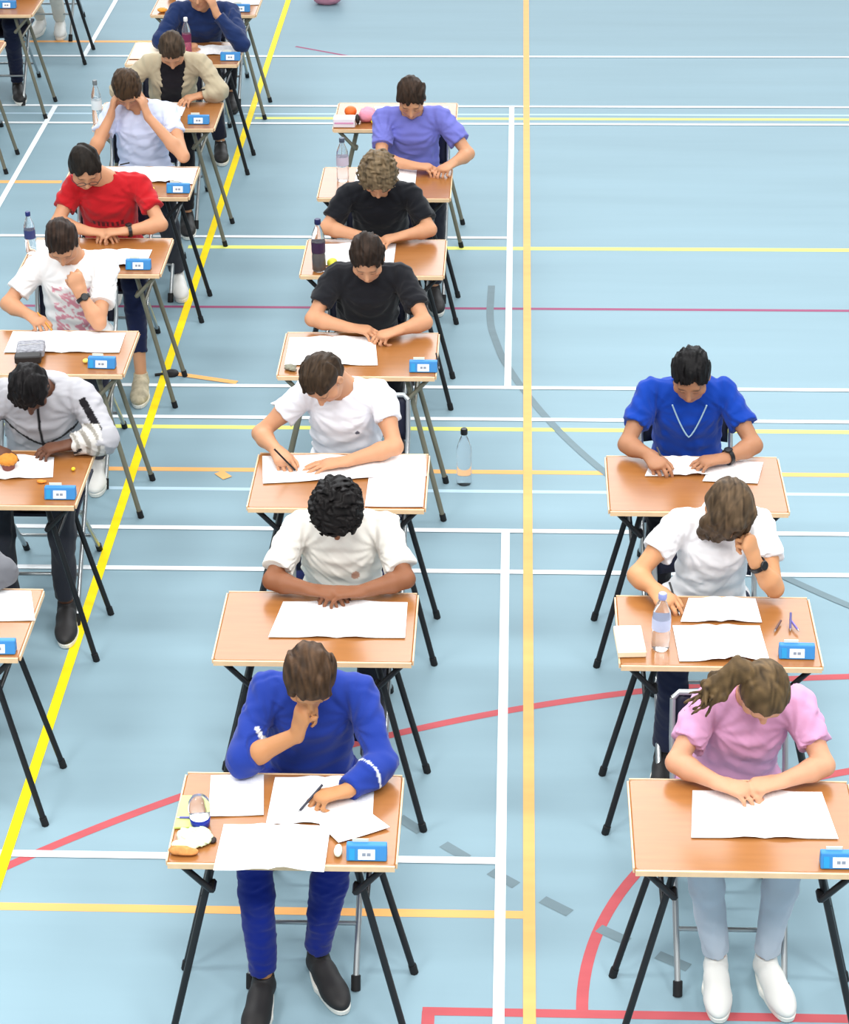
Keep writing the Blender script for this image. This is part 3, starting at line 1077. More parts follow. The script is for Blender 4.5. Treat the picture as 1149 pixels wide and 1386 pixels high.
# ------------------------------------------------------------------ people
def seg_dist(P, a, b):
    ab = b - a; t = np.clip(((P - a) @ ab) / (ab @ ab), 0, 1)
    return np.linalg.norm(P - (a + t[:, None] * ab), axis=1), t

def paint_track(P, c, A, nb, sp, fwd, ch):
    for s in (-1, 1):
        Sp, E, W, hd, n, pose = A[s]
        d, t = seg_dist(P, E, W)
        m = (d < .08) & (np.abs(t - .42) < .022)
        c[m] = C3((225, 232, 240))
    return c
def paint_print(P, c, A, nb, sp, fwd, ch):
    q = P - ch
    z = q @ sp; x = q[:, 0]
    n = noise3(P, 42, 5, (1, 1, .6)) + .4 * noise3(P, 90, 6)
    m = (q @ fwd > .0) & (np.abs(x - .01) < .095) & (z < .03) & (z > -.27)
    k = np.clip((n + .15) * 2.2, 0, .75)[:, None] * m[:, None]
    return c * (1 - k) + k * C3((214, 96, 128))
def paint_red(P, c, A, nb, sp, fwd, ch):
    q = P - ch; z = q @ sp; x = q[:, 0]
    m = (q @ fwd > 0) & (np.abs(x) < .085) & (np.abs(z + .075) < .014) & (np.sin(x * 260) > -.2)
    c[m] = C3((88, 20, 26))
    return c
def paint_emblem(P, c, A, nb, sp, fwd, ch):
    q = P - ch; z = q @ sp; x = q[:, 0]
    m = (q @ fwd > 0) & (((x - .055) / .014) ** 2 + ((z + .05) / .02) ** 2 < 1)
    c[m] = C3((196, 150, 128))
    return c
def paint_small(P, c, A, nb, sp, fwd, ch):
    q = P - ch; z = q @ sp; x = q[:, 0]
    m = (q @ fwd > 0) & (((x - .06) / .010) ** 2 + ((z + .035) / .008) ** 2 < 1)
    c[m] = C3((90, 90, 104))
    return c
def paint_hoodie(P, c, A, nb, sp, fwd, ch):
    blk = C3((26, 24, 28))
    for s in (-1, 1):
        Sp, E, W, hd, n, pose = A[s]
        d, t = seg_dist(P, Sp, E)
        side = unit(np.cross(unit(E - Sp), V(s * .3, -1, .6)))
        along = (P - Sp) @ unit(E - Sp)
        off = (P - Sp) @ unit(np.cross(unit(E - Sp), V(0, -.9, .45)))
        m = (np.abs(off + s * .004) < .016) & (t > .18) & (t < .98) & (P[:, 1] < (Sp[1] + E[1]) / 2 + .1) & (d < .09)
        c[m] = blk
        # patterned forearm
        d2, t2 = seg_dist(P, E, W)
        m2 = (d2 < .075) & (t2 > .05)
        st = (np.sin(P[:, 0] * 150 + P[:, 1] * 110) > .35)
        c[m2 & st] = C3((150, 146, 138)); c[m2 & ~st] = C3((206, 204, 200))
    q = P - nb
    # black piping curving from both armpits to the zip
    qq = P - nb
    lat = np.abs(qq[:, 0]); dn = -(qq @ sp)
    m = (np.abs(dn - (.215 - .55 * lat)) < .0075) & (lat < .19) & (qq @ fwd > 0)
    c[m] = blk
    m = (np.abs(q[:, 0]) < .006) & (q @ fwd > .05)
    c[m] = blk
    return c

PEOPLE = {
 'M0': (dict(head=(.06, .49, 1.08), pitch=.95, yaw=.1, hair='wavy', hairc=(96, 70, 48), skin=(204, 148, 104), top='long', topc=(34, 58, 146), pants=(12, 34, 122), shoes='black',
     L=dict(e=(-.165, .455, .785), h=(.030, .455, .945), hd=(.25, -.05, 1), n=(.55, .35, .1), pose='fist', cuff=.22), R=dict(e=(.285, .445, .785), h=(.125, .30, .765), hd=(-1, -.35, -.05), n=(-.1, -.2, -1), pose='write'),
     knees=((-.12, .25, .575), (.14, .28, .575)), ankles=((-.105, .22, .10), (.065, .345, .10)), fyaw=(-.10, .42), paint=paint_track, seed=21, dx=.02, pw=1.05),
     'person in a royal blue tracksuit, chin on one hand, writing at the nearest desk'),
 'M1': (dict(head=(.06, .50, 1.05), pitch=1.08, hair='curly', hairc=(26, 22, 22), skin=(150, 100, 72), topc=(232, 230, 222), sleeve=.80, dx=.06, sw=.18,
     L=dict(e=(-.185, .455, .78), h=(.02, .395, .77), hd=(1, -.2, -.02), pose='relax'), R=dict(e=(.31, .475, .78), h=(.085, .385, .775), hd=(-1, -.25, .1), pose='relax'), paint=paint_emblem, seed=31, fat=1.05),
     'person with black curly hair in a cream t-shirt leaning on folded forearms'),
 'M2': (dict(head=(-.075, .44, 1.075), pitch=1.05, yaw=-.32, roll=.12, hair='short', hairc=(78, 60, 44), topc=(236, 238, 246), sleeve=.52, nb=(-.01, .59, .985),
     L=dict(e=(-.355, .545, .775), h=(-.245, .345, .762), hd=(.45, -1, -.1), n=(.25, -.1, -1), pose='write'), R=dict(e=(.215, .43, .775), h=(-.035, .325, .752), hd=(-1, -.25, -.05), pose='flat'),
     pants=(38, 44, 96), ankles=((-.2, .42, .1), (.2, .42, .1)), paint=paint_small, seed=41),
     'short haired person in a plain white t-shirt writing with a black pen'),
 'M3': (dict(head=(.03, .47, 1.09), hair='short', hairc=(60, 44, 34), topc=(30, 31, 36), sleeve=.66, L=dict(e=(-.235, .50, .775), h=(.0, .41, .765), hd=(1, -.3, 0), pose='relax'),
     R=dict(e=(.29, .47, .775), h=(.12, .36, .765), pose='write'), pants=(24, 24, 30), ankles=((-.14, .3, .1), (.16, .30, .1)), seed=51, h=.0065),
     'person in a black t-shirt with bare bent forearm, behind the plain white t-shirt'),
 'M4': (dict(head=(.015, .44, 1.07), pitch=.95, hair='curly', hairc=(150, 128, 98), topc=(22, 24, 30), sleeve=.75, seed=61, h=.0065,
     L=dict(e=(-.26, .49, .775), h=(-.03, .38, .765), pose='relax')), 'fair curly haired person in a black t-shirt bent over the desk'),
 'M5': (dict(head=(.13, .52, 1.10), nb=(.13, .62, 1.0), hair='short', hairc=(70, 52, 40), topc=(114, 118, 198), sleeve=.66, dx=.13, sw=.18,
     L=dict(e=(-.035, .43, .78), h=(.20, .365, .765), hd=(1, -.25, 0), pose='relax'), R=dict(e=(.44, .53, .78), h=(.32, .35, .765), pose='write'), seed=71, h=.0065),
     'person in a violet blue t-shirt with forearm across the desk'),
 'R0': (dict(head=(.065, .49, 1.05), pitch=1.12, yaw=.08, hair='pony', hairc=(122, 98, 66), skin=(226, 172, 142), topc=(206, 152, 188), sleeve=.66, fat=.92, sw=.165,
     L=dict(e=(-.20, .49, .775), h=(-.02, .37, .765), hd=(1, -.5, 0), pose='relax'), R=dict(e=(.275, .485, .775), h=(.075, .39, .765), hd=(-1, -.35, 0), pose='write'),
     pants=(186, 196, 208), shoes='white', ankles=((-.045, .36, .1), (.12, .365, .1)), fyaw=(-.05, .22), knees=((-.12, .30, .56), (.15, .30, .56)), seed=81),
     'person with a light brown ponytail in a pink t-shirt bent over the front right desk'),
 'R1': (dict(head=(.045, .50, 1.075), pitch=1.02, yaw=.22, roll=-.08, hair='loose', hairc=(116, 94, 70), skin=(222, 166, 124), top='polo', topc=(238, 239, 242), sleeve=.56, fat=.9, sw=.165,
     L=dict(e=(-.275, .53, .775), h=(-.185, .385, .765), hd=(.45, -1, -.05), n=(.3, 0, -1), pose='write'), R=dict(e=(.225, .445, .775), h=(.125, .43, .955), hd=(-.35, .05, 1), n=(-.7, .5, .0), pose='fist'),
     watchR=True, pants=(30, 36, 62), ankles=((-.15, .40, .1), (.12, .38, .1)), seed=91),
     'person in a white polo shirt with brown hair falling forward, cheek resting on one fist'),
 'R2': (dict(head=(-.02, .47, 1.09), pitch=.7, yaw=-.15, hair='short', hairc=(22, 20, 22), skin=(188, 138, 108), topc=(16, 62, 162), sleeve=.62, necklace=True,
     L=dict(e=(-.27, .47, .775), h=(-.155, .335, .765), hd=(.4, -1, -.05), n=(.3, 0, -1), pose='write'), R=dict(e=(.255, .47, .775), h=(.07, .36, .762), hd=(-1, -.35, 0), pose='relax'),
     watchR=True, pants=(22, 22, 28), seed=101, h=.0065), 'person in a bright blue top with a pale neck cord'),
 'B1': (dict(head=(-.16, .47, 1.08), dx=-.16, top='long', topc=(104, 106, 112), hair='short', hairc=(60, 50, 44), R=dict(e=(.205, .47, .79), h=(.04, .40, .77), pose='relax'), seed=111, h=.0065),
     'person in a dark grey sweater, cut by the left image edge'),
 'B2': (dict(head=(.115, .44, 1.02), pitch=1.2, hair='short', hairc=(24, 20, 22), skin=(112, 76, 60), top='hoodie', topc=(176, 176, 182), dx=.09, sw=.185, nb=(.125, .60, .955), fat=1.05,
     L=dict(e=(-.19, .48, .79), h=(-.02, .37, .765), pose='relax'), R=dict(e=(.40, .475, .785), h=(.20, .42, .765), hd=(-1, -.4, -.02), pose='relax'), paint=paint_hoodie, pants=(44, 46, 54), seed=121),
     'person with black hair in a grey hooded jacket with black stripes'),
 'B3': (dict(head=(.005, .60, 1.11), pitch=.92, yaw=.08, hair='crop', hairc=(66, 48, 38), topc=(240, 240, 240), sleeve=.70, nb=(.015, .74, .99), py=.78, sw=.18, fat=1.05,
     L=dict(e=(-.285, .62, .79), h=(-.125, .49, .768), hd=(.75, -.8, -.05), n=(.2, -.1, -1), pose='write'), R=dict(e=(.175, .44, .775), h=(.075, .50, .950), hd=(-.35, .15, 1), n=(-.5, .6, .2), pose='fist'),
     watchR=True, paint=paint_print, pants=(60, 62, 70), shoes='white', ankles=((-.13, .36, .1), (.125, .40, .1)), fyaw=(-.1, .05), seed=131),
     'person in a white t-shirt with a pink chest print, chin on one fist'),
 'B4': (dict(head=(-.075, .50, 1.09), pitch=.78, yaw=.30, hair='short', hairc=(46, 38, 32), topc=(182, 28, 36), sleeve=.62, nb=(-.0, .64, .99), sw=.185, glasses=True,
     L=dict(e=(-.245, .52, .785), h=(-.01, .43, .768), hd=(1, -.25, .02), pose='relax'), R=dict(e=(.29, .51, .78), h=(.06, .42, .775), hd=(-1, -.3, .05), pose='relax'), watchR=True, paint=paint_red,
     pants=(26, 34, 66), shoes='tan', hem=.24, ankles=((-.14, .33, .1), (.185, .19, .1)), knees=((-.13, .3, .56), (.17, .26, .56)), fyaw=(-.1, .05), seed=141, h=.0065),
     'person in a red t-shirt and glasses with clasped hands'),
 'B5': (dict(head=(-.045, .63, 1.11), pitch=1.0, yaw=.1, hair='short', hairc=(88, 66, 46), topc=(206, 216, 244), sleeve=.50, nb=(-.0, .73, .99), py=.76,
     L=dict(e=(-.245, .50, .775), h=(-.125, .60, 1.03), hd=(.25, .25, 1), n=(.9, .2, -.1), pose='cup'), R=dict(e=(.265, .485, .775), h=(.050, .585, 1.03), hd=(-.35, .25, 1), n=(-.9, .2, -.1), pose='cup'),
     pants=(56, 58, 66), shoes='white', ankles=((-.14, .36, .1), (.19, .47, .1)), knees=((-.13, .3, .56), (.17, .32, .56)), fyaw=(-.1, .2), seed=151, h=.0065),
     'person in a pale blue t-shirt propping the bowed head between both hands'),
 'B6': (dict(head=(.075, .42, 1.055), pitch=1.0, yaw=.1, hair='crop', hairc=(96, 78, 62), top='blazer', topc=(184, 172, 146), under=(28, 26, 32), sw=.18, nb=(.06, .57, .97),
     L=dict(e=(-.27, .50, .785), h=(-.10, .36, .765), pose='write'), R=dict(e=(.335, .49, .785), h=(.175, .43, .765), hd=(-.8, -.6, 0), pose='relax'), pants=(26, 26, 32), watchR=True, seed=161, h=.0065),
     'person in a beige blazer over a black top with smooth pulled back hair'),
 'B7': (dict(head=(.09, .34, 1.09), pitch=.35, yaw=.0, hair='short', hairc=(120, 92, 60), top='long', topc=(32, 50, 94), sw=.19, nb=(.09, .47, .965), py=.66,
     L=dict(e=(-.165, .29, .785), h=(.03, .24, .765), hd=(1, -.2, 0), pose='fist'), R=dict(e=(.36, .22, .785), h=(.185, .265, 1.02), hd=(-.35, .1, 1), n=(-.8, .3, .1), pose='cup'), pants=(34, 36, 52),
     shoes='black', ankles=((-.14, .36, .1), (.17, .36, .1)), seed=171, h=.0065),
     'person in a navy sweater with the face lifted, cheek on one hand'),
 'B8': (dict(topc=(70, 74, 82), pants=(22, 22, 28), shoes='dark', seed=181, h=.0075), 'person in dark trousers, only legs showing at the top image edge'),
 'C8': (dict(topc=(176, 84, 92), pants=(26, 32, 56), ankles=((-.13, .36, .1), (.10, .48, .1)), fyaw=(-.1, .25), seed=191, h=.007), 'person in navy trousers and black shoes with white soles, top left corner'),
 'C9': (dict(topc=(120, 130, 120), pants=(226, 220, 208), shoes='white', dx=0, ankles=((-.10, .86, .1), (.06, .80, .1)), seed=201, h=.008), 'person in cream trousers and white shoes, only feet showing at the top edge'),
}
DONLY = globals().get('ONLY')
for key, (cfg, label) in PEOPLE.items():
    if DONLY and key not in DONLY: continue
    person(cx_of(key), ROWY[int(key[1])], cfg, label)
# ------------------------------------------------------------------ things on the desks
M_PAPER = None
def paper_mat():
    m = bpy.data.materials.new('printed_paper'); m.use_nodes = True
    nt = m.node_tree; b = nt.nodes['Principled BSDF']
    b.inputs['Roughness'].default_value = .8; b.inputs['Specular IOR Level'].default_value = .2
    a = nt.nodes.new('ShaderNodeUVMap')
    sep = nt.nodes.new('ShaderNodeSeparateXYZ'); nt.links.new(a.outputs['UV'], sep.inputs[0])
    def M(op, *v):
        n = nt.nodes.new('ShaderNodeMath'); n.operation = op
        for i, q in enumerate(v):
            if isinstance(q, (int, float)): n.inputs[i].default_value = q
            else: nt.links.new(q, n.inputs[i])
        return n.outputs[0]
    u, v = sep.outputs['X'], sep.outputs['Y']
    line = M('LESS_THAN', M('FRACT', M('MULTIPLY', v, 130.0)), .38)
    nz = nt.nodes.new('ShaderNodeTexNoise'); nz.inputs['Scale'].default_value = 1.0
    mp = nt.nodes.new('ShaderNodeMapping'); mp.inputs['Scale'].default_value = (60, 18, 1)
    nt.links.new(a.outputs['UV'], mp.inputs['Vector']); nt.links.new(mp.outputs['Vector'], nz.inputs['Vector'])
    word = M('GREATER_THAN', nz.outputs['Fac'], .45)
    mu = M('MULTIPLY', M('GREATER_THAN', M('FRACT', M('MULTIPLY', u, 4.76)), .12), M('LESS_THAN', M('FRACT', M('MULTIPLY', u, 4.76)), .88))
    k = M('MULTIPLY', M('MULTIPLY', line, word), M('MULTIPLY', mu, .28))
    mx = nt.nodes.new('ShaderNodeMix'); mx.data_type = 'RGBA'
    nt.links.new(k, mx.inputs['Factor'])
    mx.inputs['A'].default_value = srgb(244, 244, 246); mx.inputs['B'].default_value = srgb(150, 156, 168)
    nt.links.new(mx.outputs['Result'], b.inputs['Base Color'])
    return m
M_PAPER = paper_mat()
M_PLAIN = mat('blank_paper', srgb(244, 243, 243), .8, spec=.2)

PN = [0]
def paper(key, c, label, cat='paper', name='exam_paper', fold=True, th=.0012, mt=None, lift=0.0, curl=.0, cream=False):
    """c = four local corners, far left, far right, near right, near left"""
    ox, oy = cx_of(key), ROWY[int(key[1])]
    c = [V(*q) for q in c]
    cen = sum(c) / 4
    PN[0] += 1
    ph = PN[0] * 1.7
    b = MB()
    nu, nv = 14, 8
    def fn(u, v):
        p = (c[3] * (1 - u) + c[2] * u) * (1 - v) + (c[0] * (1 - u) + c[1] * u) * v
        z = DT + .0018 + lift + th + .0012 * math.sin(5 * u + ph) * math.sin(3 * v + ph)
        z += .0012
        if fold:
            z += .007 * math.exp(-((abs(u - .5) - .12) / .10) ** 2) - .0015 * math.exp(-((u - .5) / .03) ** 2)
        z += curl * (max(0, .35 - v) / .35) ** 2 * math.exp(-((u - .65) / .22) ** 2)
        return (p[0] - cen[0], p[1] - cen[1], z)
    b.sheet(fn, nu, nv, th)
    o = b.build(name, mt or M_PAPER, None, (ox + cen[0], oy + cen[1], 0))
    me = o.data
    uv = me.uv_layers.new(name='UVMap')
    for lp in me.loops:
        co = me.vertices[lp.vertex_index].co
        uv.data[lp.index].uv = (co.x + .5 * .42, co.y)
    for p in me.polygons: p.use_smooth = False
    tag(o, label, cat, 'exam papers on the desks')
    return o

def at(key, x, y, z=0.0):
    return (cx_of(key) + x, ROWY[int(key[1])] + y, DT + z)

# --- the blue seat boxes with a white label, one front right on every desk
M_BLUE = mat('blue_card', srgb(60, 132, 194), .5, spec=.3)
M_BLUE2 = mat('cyan_card', srgb(46, 148, 204), .5, spec=.3)
M_LAB = mat('white_label', srgb(236, 244, 250), .6)
M_GREY = mat('grey_print', srgb(130, 140, 156), .7)
M_CREAM = mat('cream_flap', srgb(240, 236, 214), .8)
def make_box():
    t = empty('labelled_box', (0, 0, 0))
    b = MB()
    # leaning box: wider foot, front face tilted back
    w, d0, d1, hh = .0625, .044, .024, .046
    P = []
    for (sx, k) in ((-1, 1.0), (1, 1.0)):
        for (y, z) in ((-d0 * .5, 0), (d0 * .5, 0), (d0 * .5, hh), (d0 * .5 - d1, hh)):
            P.append((sx * w, y, z))
    Fq = [(0, 1, 2, 3), (4, 7, 6, 5), (0, 3, 7, 4), (1, 5, 6, 2), (3, 2, 6, 7), (0, 4, 5, 1)]
    b.add(P, Fq, 0)
    f = b.build('case', M_BLUE, t)
    bv = f.modifiers.new('b', 'BEVEL'); bv.width = .004; bv.segments = 3
    n = unit(V(0, -hh, .02 - 0.0)); 
    e = unit(V(0, (d0 * .5 - d1) + d0 * .5, hh))
    nn = V(0, -e[2], e[1])
    c = V(0, -d0 * .5, 0) + e * .022 + nn * .0008
    l = MB()
    X = V(1, 0, 0)
    l.box(c, (.052, .032, .0012), R=np.stack([X, e, nn], 1))
    lo = l.build('label', M_LAB, t)
    g = MB()
    for (x, ww) in ((-.008, .011), (.007, .012)):
        g.box(c + X * x + nn * .0010, (ww, .010, .0006), R=np.stack([X, e, nn], 1))
    g.build('print', M_GREY, lo)
    s = MB()
    s.box(c + X * -.045 + nn * .0002, (.018, .036, .0010), R=np.stack([X, e, nn], 1))
    s.build('side_strip', M_BLUE2, t)
    k = MB()
    k.box((-.02, d0 * .5 - .004, hh + .004), (.05, .003, .014))
    k.build('flap', M_CREAM, t)
    return t
bx0 = None
for key, (x, y, r) in {'M0': (.262, .038, 0), 'M3': (.297, .06, 0), 'R0': (.275, .035, 0), 'R1': (.268, .068, -.02), 'B1': (.275, .035, .03), 'B2': (.285, .065, 0), 'B3': (.247, .075, -.05),
                       'B4': (.237, .07, 0), 'B5': (.29, .075, 0), 'B6': (.255, .09, 0), 'B7': (.30, .09, 0), 'B8': (.245, .08, 0), 'C8': (.155, .16, 0)}.items():
    if bx0 is None: bx0 = make_box(); o = bx0
    else: o = copy_tree(bx0)
    o.location = at(key, x, y, .001); o.rotation_euler = (0, 0, r)
    tag(o, 'small blue labelled box before the ' + WHO[key], 'box', 'blue labelled boxes on the desks')

# --- papers
P_ = [
 ('M0', [(-.272, .457), (-.10, .465), (-.078, .245), (-.252, .232)], 'single white sheet at the far left corner of the nearest desk', dict(fold=False)),
 ('M0', [(-.062, .45), (.262, .458), (.268, .205), (-.066, .20)], 'open exam booklet under the hand of the person in the blue tracksuit', {}),
 ('M0', [(.03, .30), (.20, .33), (.325, .185), (.17, .10)], 'white sheet turned askew beside the blue box on the nearest desk', dict(fold=False, lift=.004)),
 ('M0', [(-.198, .190), (.138, .190), (.136, -.045), (-.203, -.045)], 'open exam booklet lying along the front edge of the nearest desk', dict(curl=.012, lift=.002)),
 ('M1', [(-.14, .40), (.318, .405), (.320, .155), (-.17, .15)], 'open exam booklet in front of the curly haired person', {}),
 ('M2', [(-.337, .44), (.338, .462), (.350, .275), (-.309, .195)], 'wide open exam booklet on the desk of the plain white t-shirt', {}),
 ('M2', [(.115, .27), (.345, .27), (.345, .01), (.115, .01)], 'pale blank sheet at the front right of the plain white t-shirt desk', dict(fold=False, mt='pink')),
 ('M3', [(-.333, .41), (.06, .417), (.09, .11), (-.329, .105)], 'open exam booklet beneath the bare forearm of the black t-shirt', {}),
 ('M4', [(-.27, .40), (.10, .41), (.10, .12), (-.27, .12)], 'exam booklet before the fair haired person', {}),
 ('M5', [(-.17, .44), (.16, .44), (.16, .20), (-.17, .20)], 'exam booklet beneath the arm of the violet blue t-shirt', {}),
 ('R0', [(-.15, .41), (.262, .412), (.285, .165), (-.17, .16)], 'open exam booklet in front of the person in pink', {}),
 ('R1', [(-.085, .46), (.160, .46), (.168, .290), (-.125, .288)], 'open exam booklet nearest the chest of the polo shirt', dict(curl=.006)),
 ('R1', [(-.155, .262), (.158, .268), (.171, .03), (-.145, .022)], 'open exam booklet along the front edge of the polo shirt desk', dict(curl=.016)),
 ('R2', [(-.16, .46), (.06, .46), (.13, .30), (-.20, .29)], 'open exam booklet under the hands of the bright blue top', dict(curl=.008)),
 ('R2', [(.09, .44), (.29, .42), (.25, .235), (.03, .25)], 'loose white sheet to the right on the bright blue top desk', dict(fold=False, lift=.001)),
 ('B1', [(.08, .455), (.309, .455), (.365, .245), (.10, .235)], 'white exam sheet on the desk cut by the left edge', dict(fold=False)),
 ('B2', [(-.16, .44), (.195, .41), (.222, .235), (-.16, .19)], 'exam booklet under the muffin', {}),
 ('B3', [(-.234, .455), (.295, .445), (.300, .225), (-.227, .218)], 'wide open exam booklet on the pink print t-shirt desk', {}),
 ('B4', [(-.09, .30), (.27, .31), (.265, .09), (-.02, .07)], 'open exam booklet below the clasped hands of the red t-shirt', dict(curl=.01)),
 ('B4', [(-.340, .43), (-.13, .43), (-.12, .16), (-.30, .15)], 'white sheet at the left of the red t-shirt desk', dict(fold=False)),
 ('B5', [(-.19, .46), (.345, .44), (.352, .19), (.05, .225)], 'wide exam booklet below the pale blue t-shirt', dict(curl=.012)),
 ('B6', [(-.14, .45), (.14, .45), (.14, .21), (-.14, .21)], 'exam booklet below the beige blazer', {}),
 ('B7', [(-.11, .36), (.30, .385), (.345, .20), (-.10, .17)], 'wide exam booklet beneath the navy sweater', {}),
 ('B7', [(-.348, .44), (-.13, .44), (-.13, .10), (-.345, .10)], 'cream sheet covering the left end of the navy sweater desk', dict(fold=False, mt='cream')),
 ('B8', [(-.24, .40), (.35, .40), (.352, .23), (-.20, .20)], 'exam booklet on the desk at the top edge beside the yellow line', {}),
]
TINTS = dict(pink=mat('pink_white_paper', srgb(240, 226, 226), .8), cream=mat('cream_paper', srgb(246, 230, 206), .8))
for key, c, lab, kw in P_:
    if 'mt' in kw: kw['mt'] = TINTS[kw['mt']]
    paper(key, c, lab, name='exam_booklet' if kw.get('fold', True) else 'paper_sheet', **kw)

# --- pens
def pen(key, tip, end, col, label, z0=.008, z1=.10):
    t = MB()
    a, b = V(*tip, 0), V(*end, 0)
    a = V(*at(key, tip[0], tip[1], z0)); b = V(*at(key, end[0], end[1], z1))
    d = unit(b - a)
    r = empty('pen', tuple(a), 0, label, 'pen', 'pens')
    m = mat('pen_%d_%d_%d' % col, srgb(*col), .35)
    t.tube([V(0, 0, 0) + d * .012, (b - a)], .0042, 8); t.build('barrel', m, r)
    n = MB(); n.tube([V(0, 0, 0), d * .012], [.0008, .0036], 8); n.build('nib', M_STEEL, r)
    return r
pen('M2', (-.180, .295), (-.268, .290), (22, 22, 26), 'black pen held by the plain white t-shirt', .004, .112)
pen('M0', (.028, .255), (.105, .32), (40, 44, 60), 'dark pen held in the fist of the blue tracksuit', .004, .07)
pen('R1', (-.125, .33), (-.16, .43), (20, 20, 24), 'black pen held by the polo shirt', .004, .085)
pen('B3', (-.04, .44), (-.12, .50), (212, 150, 60), 'amber pen held by the pink print t-shirt', .004, .08)
pen('R2', (-.10, .29), (-.15, .38), (60, 60, 66), 'thin pen held by the bright blue top', .004, .09)
pen('B5', (-.10, .47), (-.04, .50), (30, 30, 34), 'black pen lying below the bowed head', .008, .012)
pen('R1', (.205, .22), (.235, .29), (90, 60, 60), 'dark marker lying left of the purple pens', .008, .012)
pen('R1', (.262, .225), (.272, .315), (84, 84, 140), 'purple pen lying upright above the blue box', .008, .030)
pen('R1', (.292, .215), (.268, .29), (110, 96, 170), 'lilac pen crossing the purple pen', .014, .018)
pen('M0', (-.352, .212), (-.272, .214), (92, 92, 170), 'violet pencil lying on the green notes', .012, .012)
pen('M3', (.368, .06), (.352, .14), (20, 20, 24), 'black pen poking out beside the blue box', .01, .05)

# --- bottles
M_PET = mat('clear_plastic', (.93, .97, 1.0, 1), .06, trans=.92, ior=1.25, spec=.5)
def bottle(key, x, y, hgt, r, capc, label, bodym=None, labelc=None, z=0.0, floor_at=None, liquid=None, r2=None):
    loc = at(key, x, y, z) if floor_at is None else (floor_at[0], floor_at[1], 0)
    t = empty('water_bottle', loc, 0, label, 'bottle')
    b = MB()
    s = hgt
    b.lathe([(r * .82, 0), (r, .01), (r, s * .30), (r * .93, s * .33), (r, s * .36), (r, s * .58), (r * .92, s * .68), (r * .55, s * .82), (r * .36, s * .88), (r * .36, s * .93)], 20)
    b.build('bottle_body', bodym or M_PET, t)
    c = MB(); c.lathe([(r * .44, s * .90), (r * .46, s * .91), (r * .46, s * .985), (r * .40, s)], 16); c.build('cap', mat('cap_%d_%d_%d' % capc, srgb(*capc), .45), t)
    if labelc:
        l = MB(); l.lathe([(r * 1.015, s * .37), (r * 1.02, s * .38), (r * 1.02, s * .56), (r * 1.015, s * .57)], 20, cap=False); l.build('wrapper', mat('wrap_%d_%d_%d' % labelc, srgb(*labelc), .5), t)
    if liquid:
        q = MB(); q.lathe([(r * .78, .004), (r * .93, .012), (r * .93, s * .5), (r * .9, s * .5)], 18); q.build('drink', mat('drink_%d_%d_%d' % liquid, srgb(*liquid), .2, trans=.3), t)
    return t
bottle('R1', -.207, .115, .225, .033, (150, 160, 214), 'clear water bottle with a lilac cap beside the polo shirt booklets', labelc=(196, 204, 232))
bottle('B4', -.335, .27, .22, .028, (26, 40, 104), 'slim bottle with a dark blue cap at the left of the red t-shirt desk', labelc=(48, 58, 110))
bottle('B7', .015, .20, .24, .029, (236, 236, 236), 'bottle of pink drink with a white cap before the navy sweater', liquid=(230, 50, 120), labelc=(120, 40, 80))
bottle('B6', -.325, .05, .27, .030, (110, 116, 118), 'tall clear bottle with a grey cap left of the pale blue t-shirt', labelc=(232, 236, 236))
bottle('M4', -.262, .06, .27, .034, (26, 30, 80), 'dark cola bottle with a navy cap on the fair haired person desk', labelc=(60, 34, 66), liquid=(60, 34, 24))
bottle('M5', -.235, .27, .24, .033, (70, 84, 104), 'grey bottle with a slate cap left of the fair curly hair', labelc=(196, 190, 210))
bottle('M2', 0, 0, .29, .036, (18, 20, 22), 'clear bottle with a black cap standing on the floor right of the white t-shirt', floor_at=(-.199, 2.90))
bottle('M3', 0, 0, .24, .033, (40, 60, 150), 'clear bottle with a blue cap on the floor behind the white t-shirt chair', floor_at=(-.545, 3.30))

# --- drinking glass of blue topped water on the nearest desk
g = empty('water_tumbler', at('M0', -.272, .19), 0, 'clear tumbler with a dark blue base on the nearest desk', 'cup')
b = MB(); b.lathe([(.026, 0), (.030, .003), (.033, .036), (.0315, .036), (.027, .004)], 24); b.build('blue_base', mat('cobalt_plastic', srgb(22, 44, 150), .25, spec=.6), g)
b = MB(); b.lathe([(.032, .036), (.034, .040), (.036, .070), (.033, .092), (.024, .106), (.012, .112)], 24); b.build('clear_body', M_PET, g)

# --- notes, wrapped bread and wrapper of the nearest desk
o = paper('M0', [(-.350, .335), (-.300, .335), (-.285, .170), (-.352, .165)], 'yellow green note pad under the tumbler', 'note pad', 'note_pad', fold=False, th=.006, mt=mat('lime_paper', srgb(218, 236, 130), .8))
def blob(key, name, label, cat, parts, h=.004, amp=.002, fr=60, seed=1, z=0.0):
    """parts: list of (material, [(centre, radii)...])"""
    root = empty(name, at(key, parts[0][2][0][0][0], parts[0][2][0][0][1], z), 0, label, cat)
    o0 = V(parts[0][2][0][0][0], parts[0][2][0][0][1], 0)
    for (pn, m, L) in parts:
        lo = np.min([V(*c) - o0 - V(*r) for c, r in L], 0) - .02; hi = np.max([V(*c) - o0 + V(*r) for c, r in L], 0) + .02
        F = Field(lo, hi, h)
        for c, r in L: F.ell(V(*c) - o0, r, k=.008)
        F.displace(lambda P: amp * noise3(P, fr, seed), .02)
        F.plane_cut((0, 0, .001), (0, 0, -1))
        Vt, Fc = F.mesh()
        mesh_obj(pn, Vt, Fc, m, root)
    return root
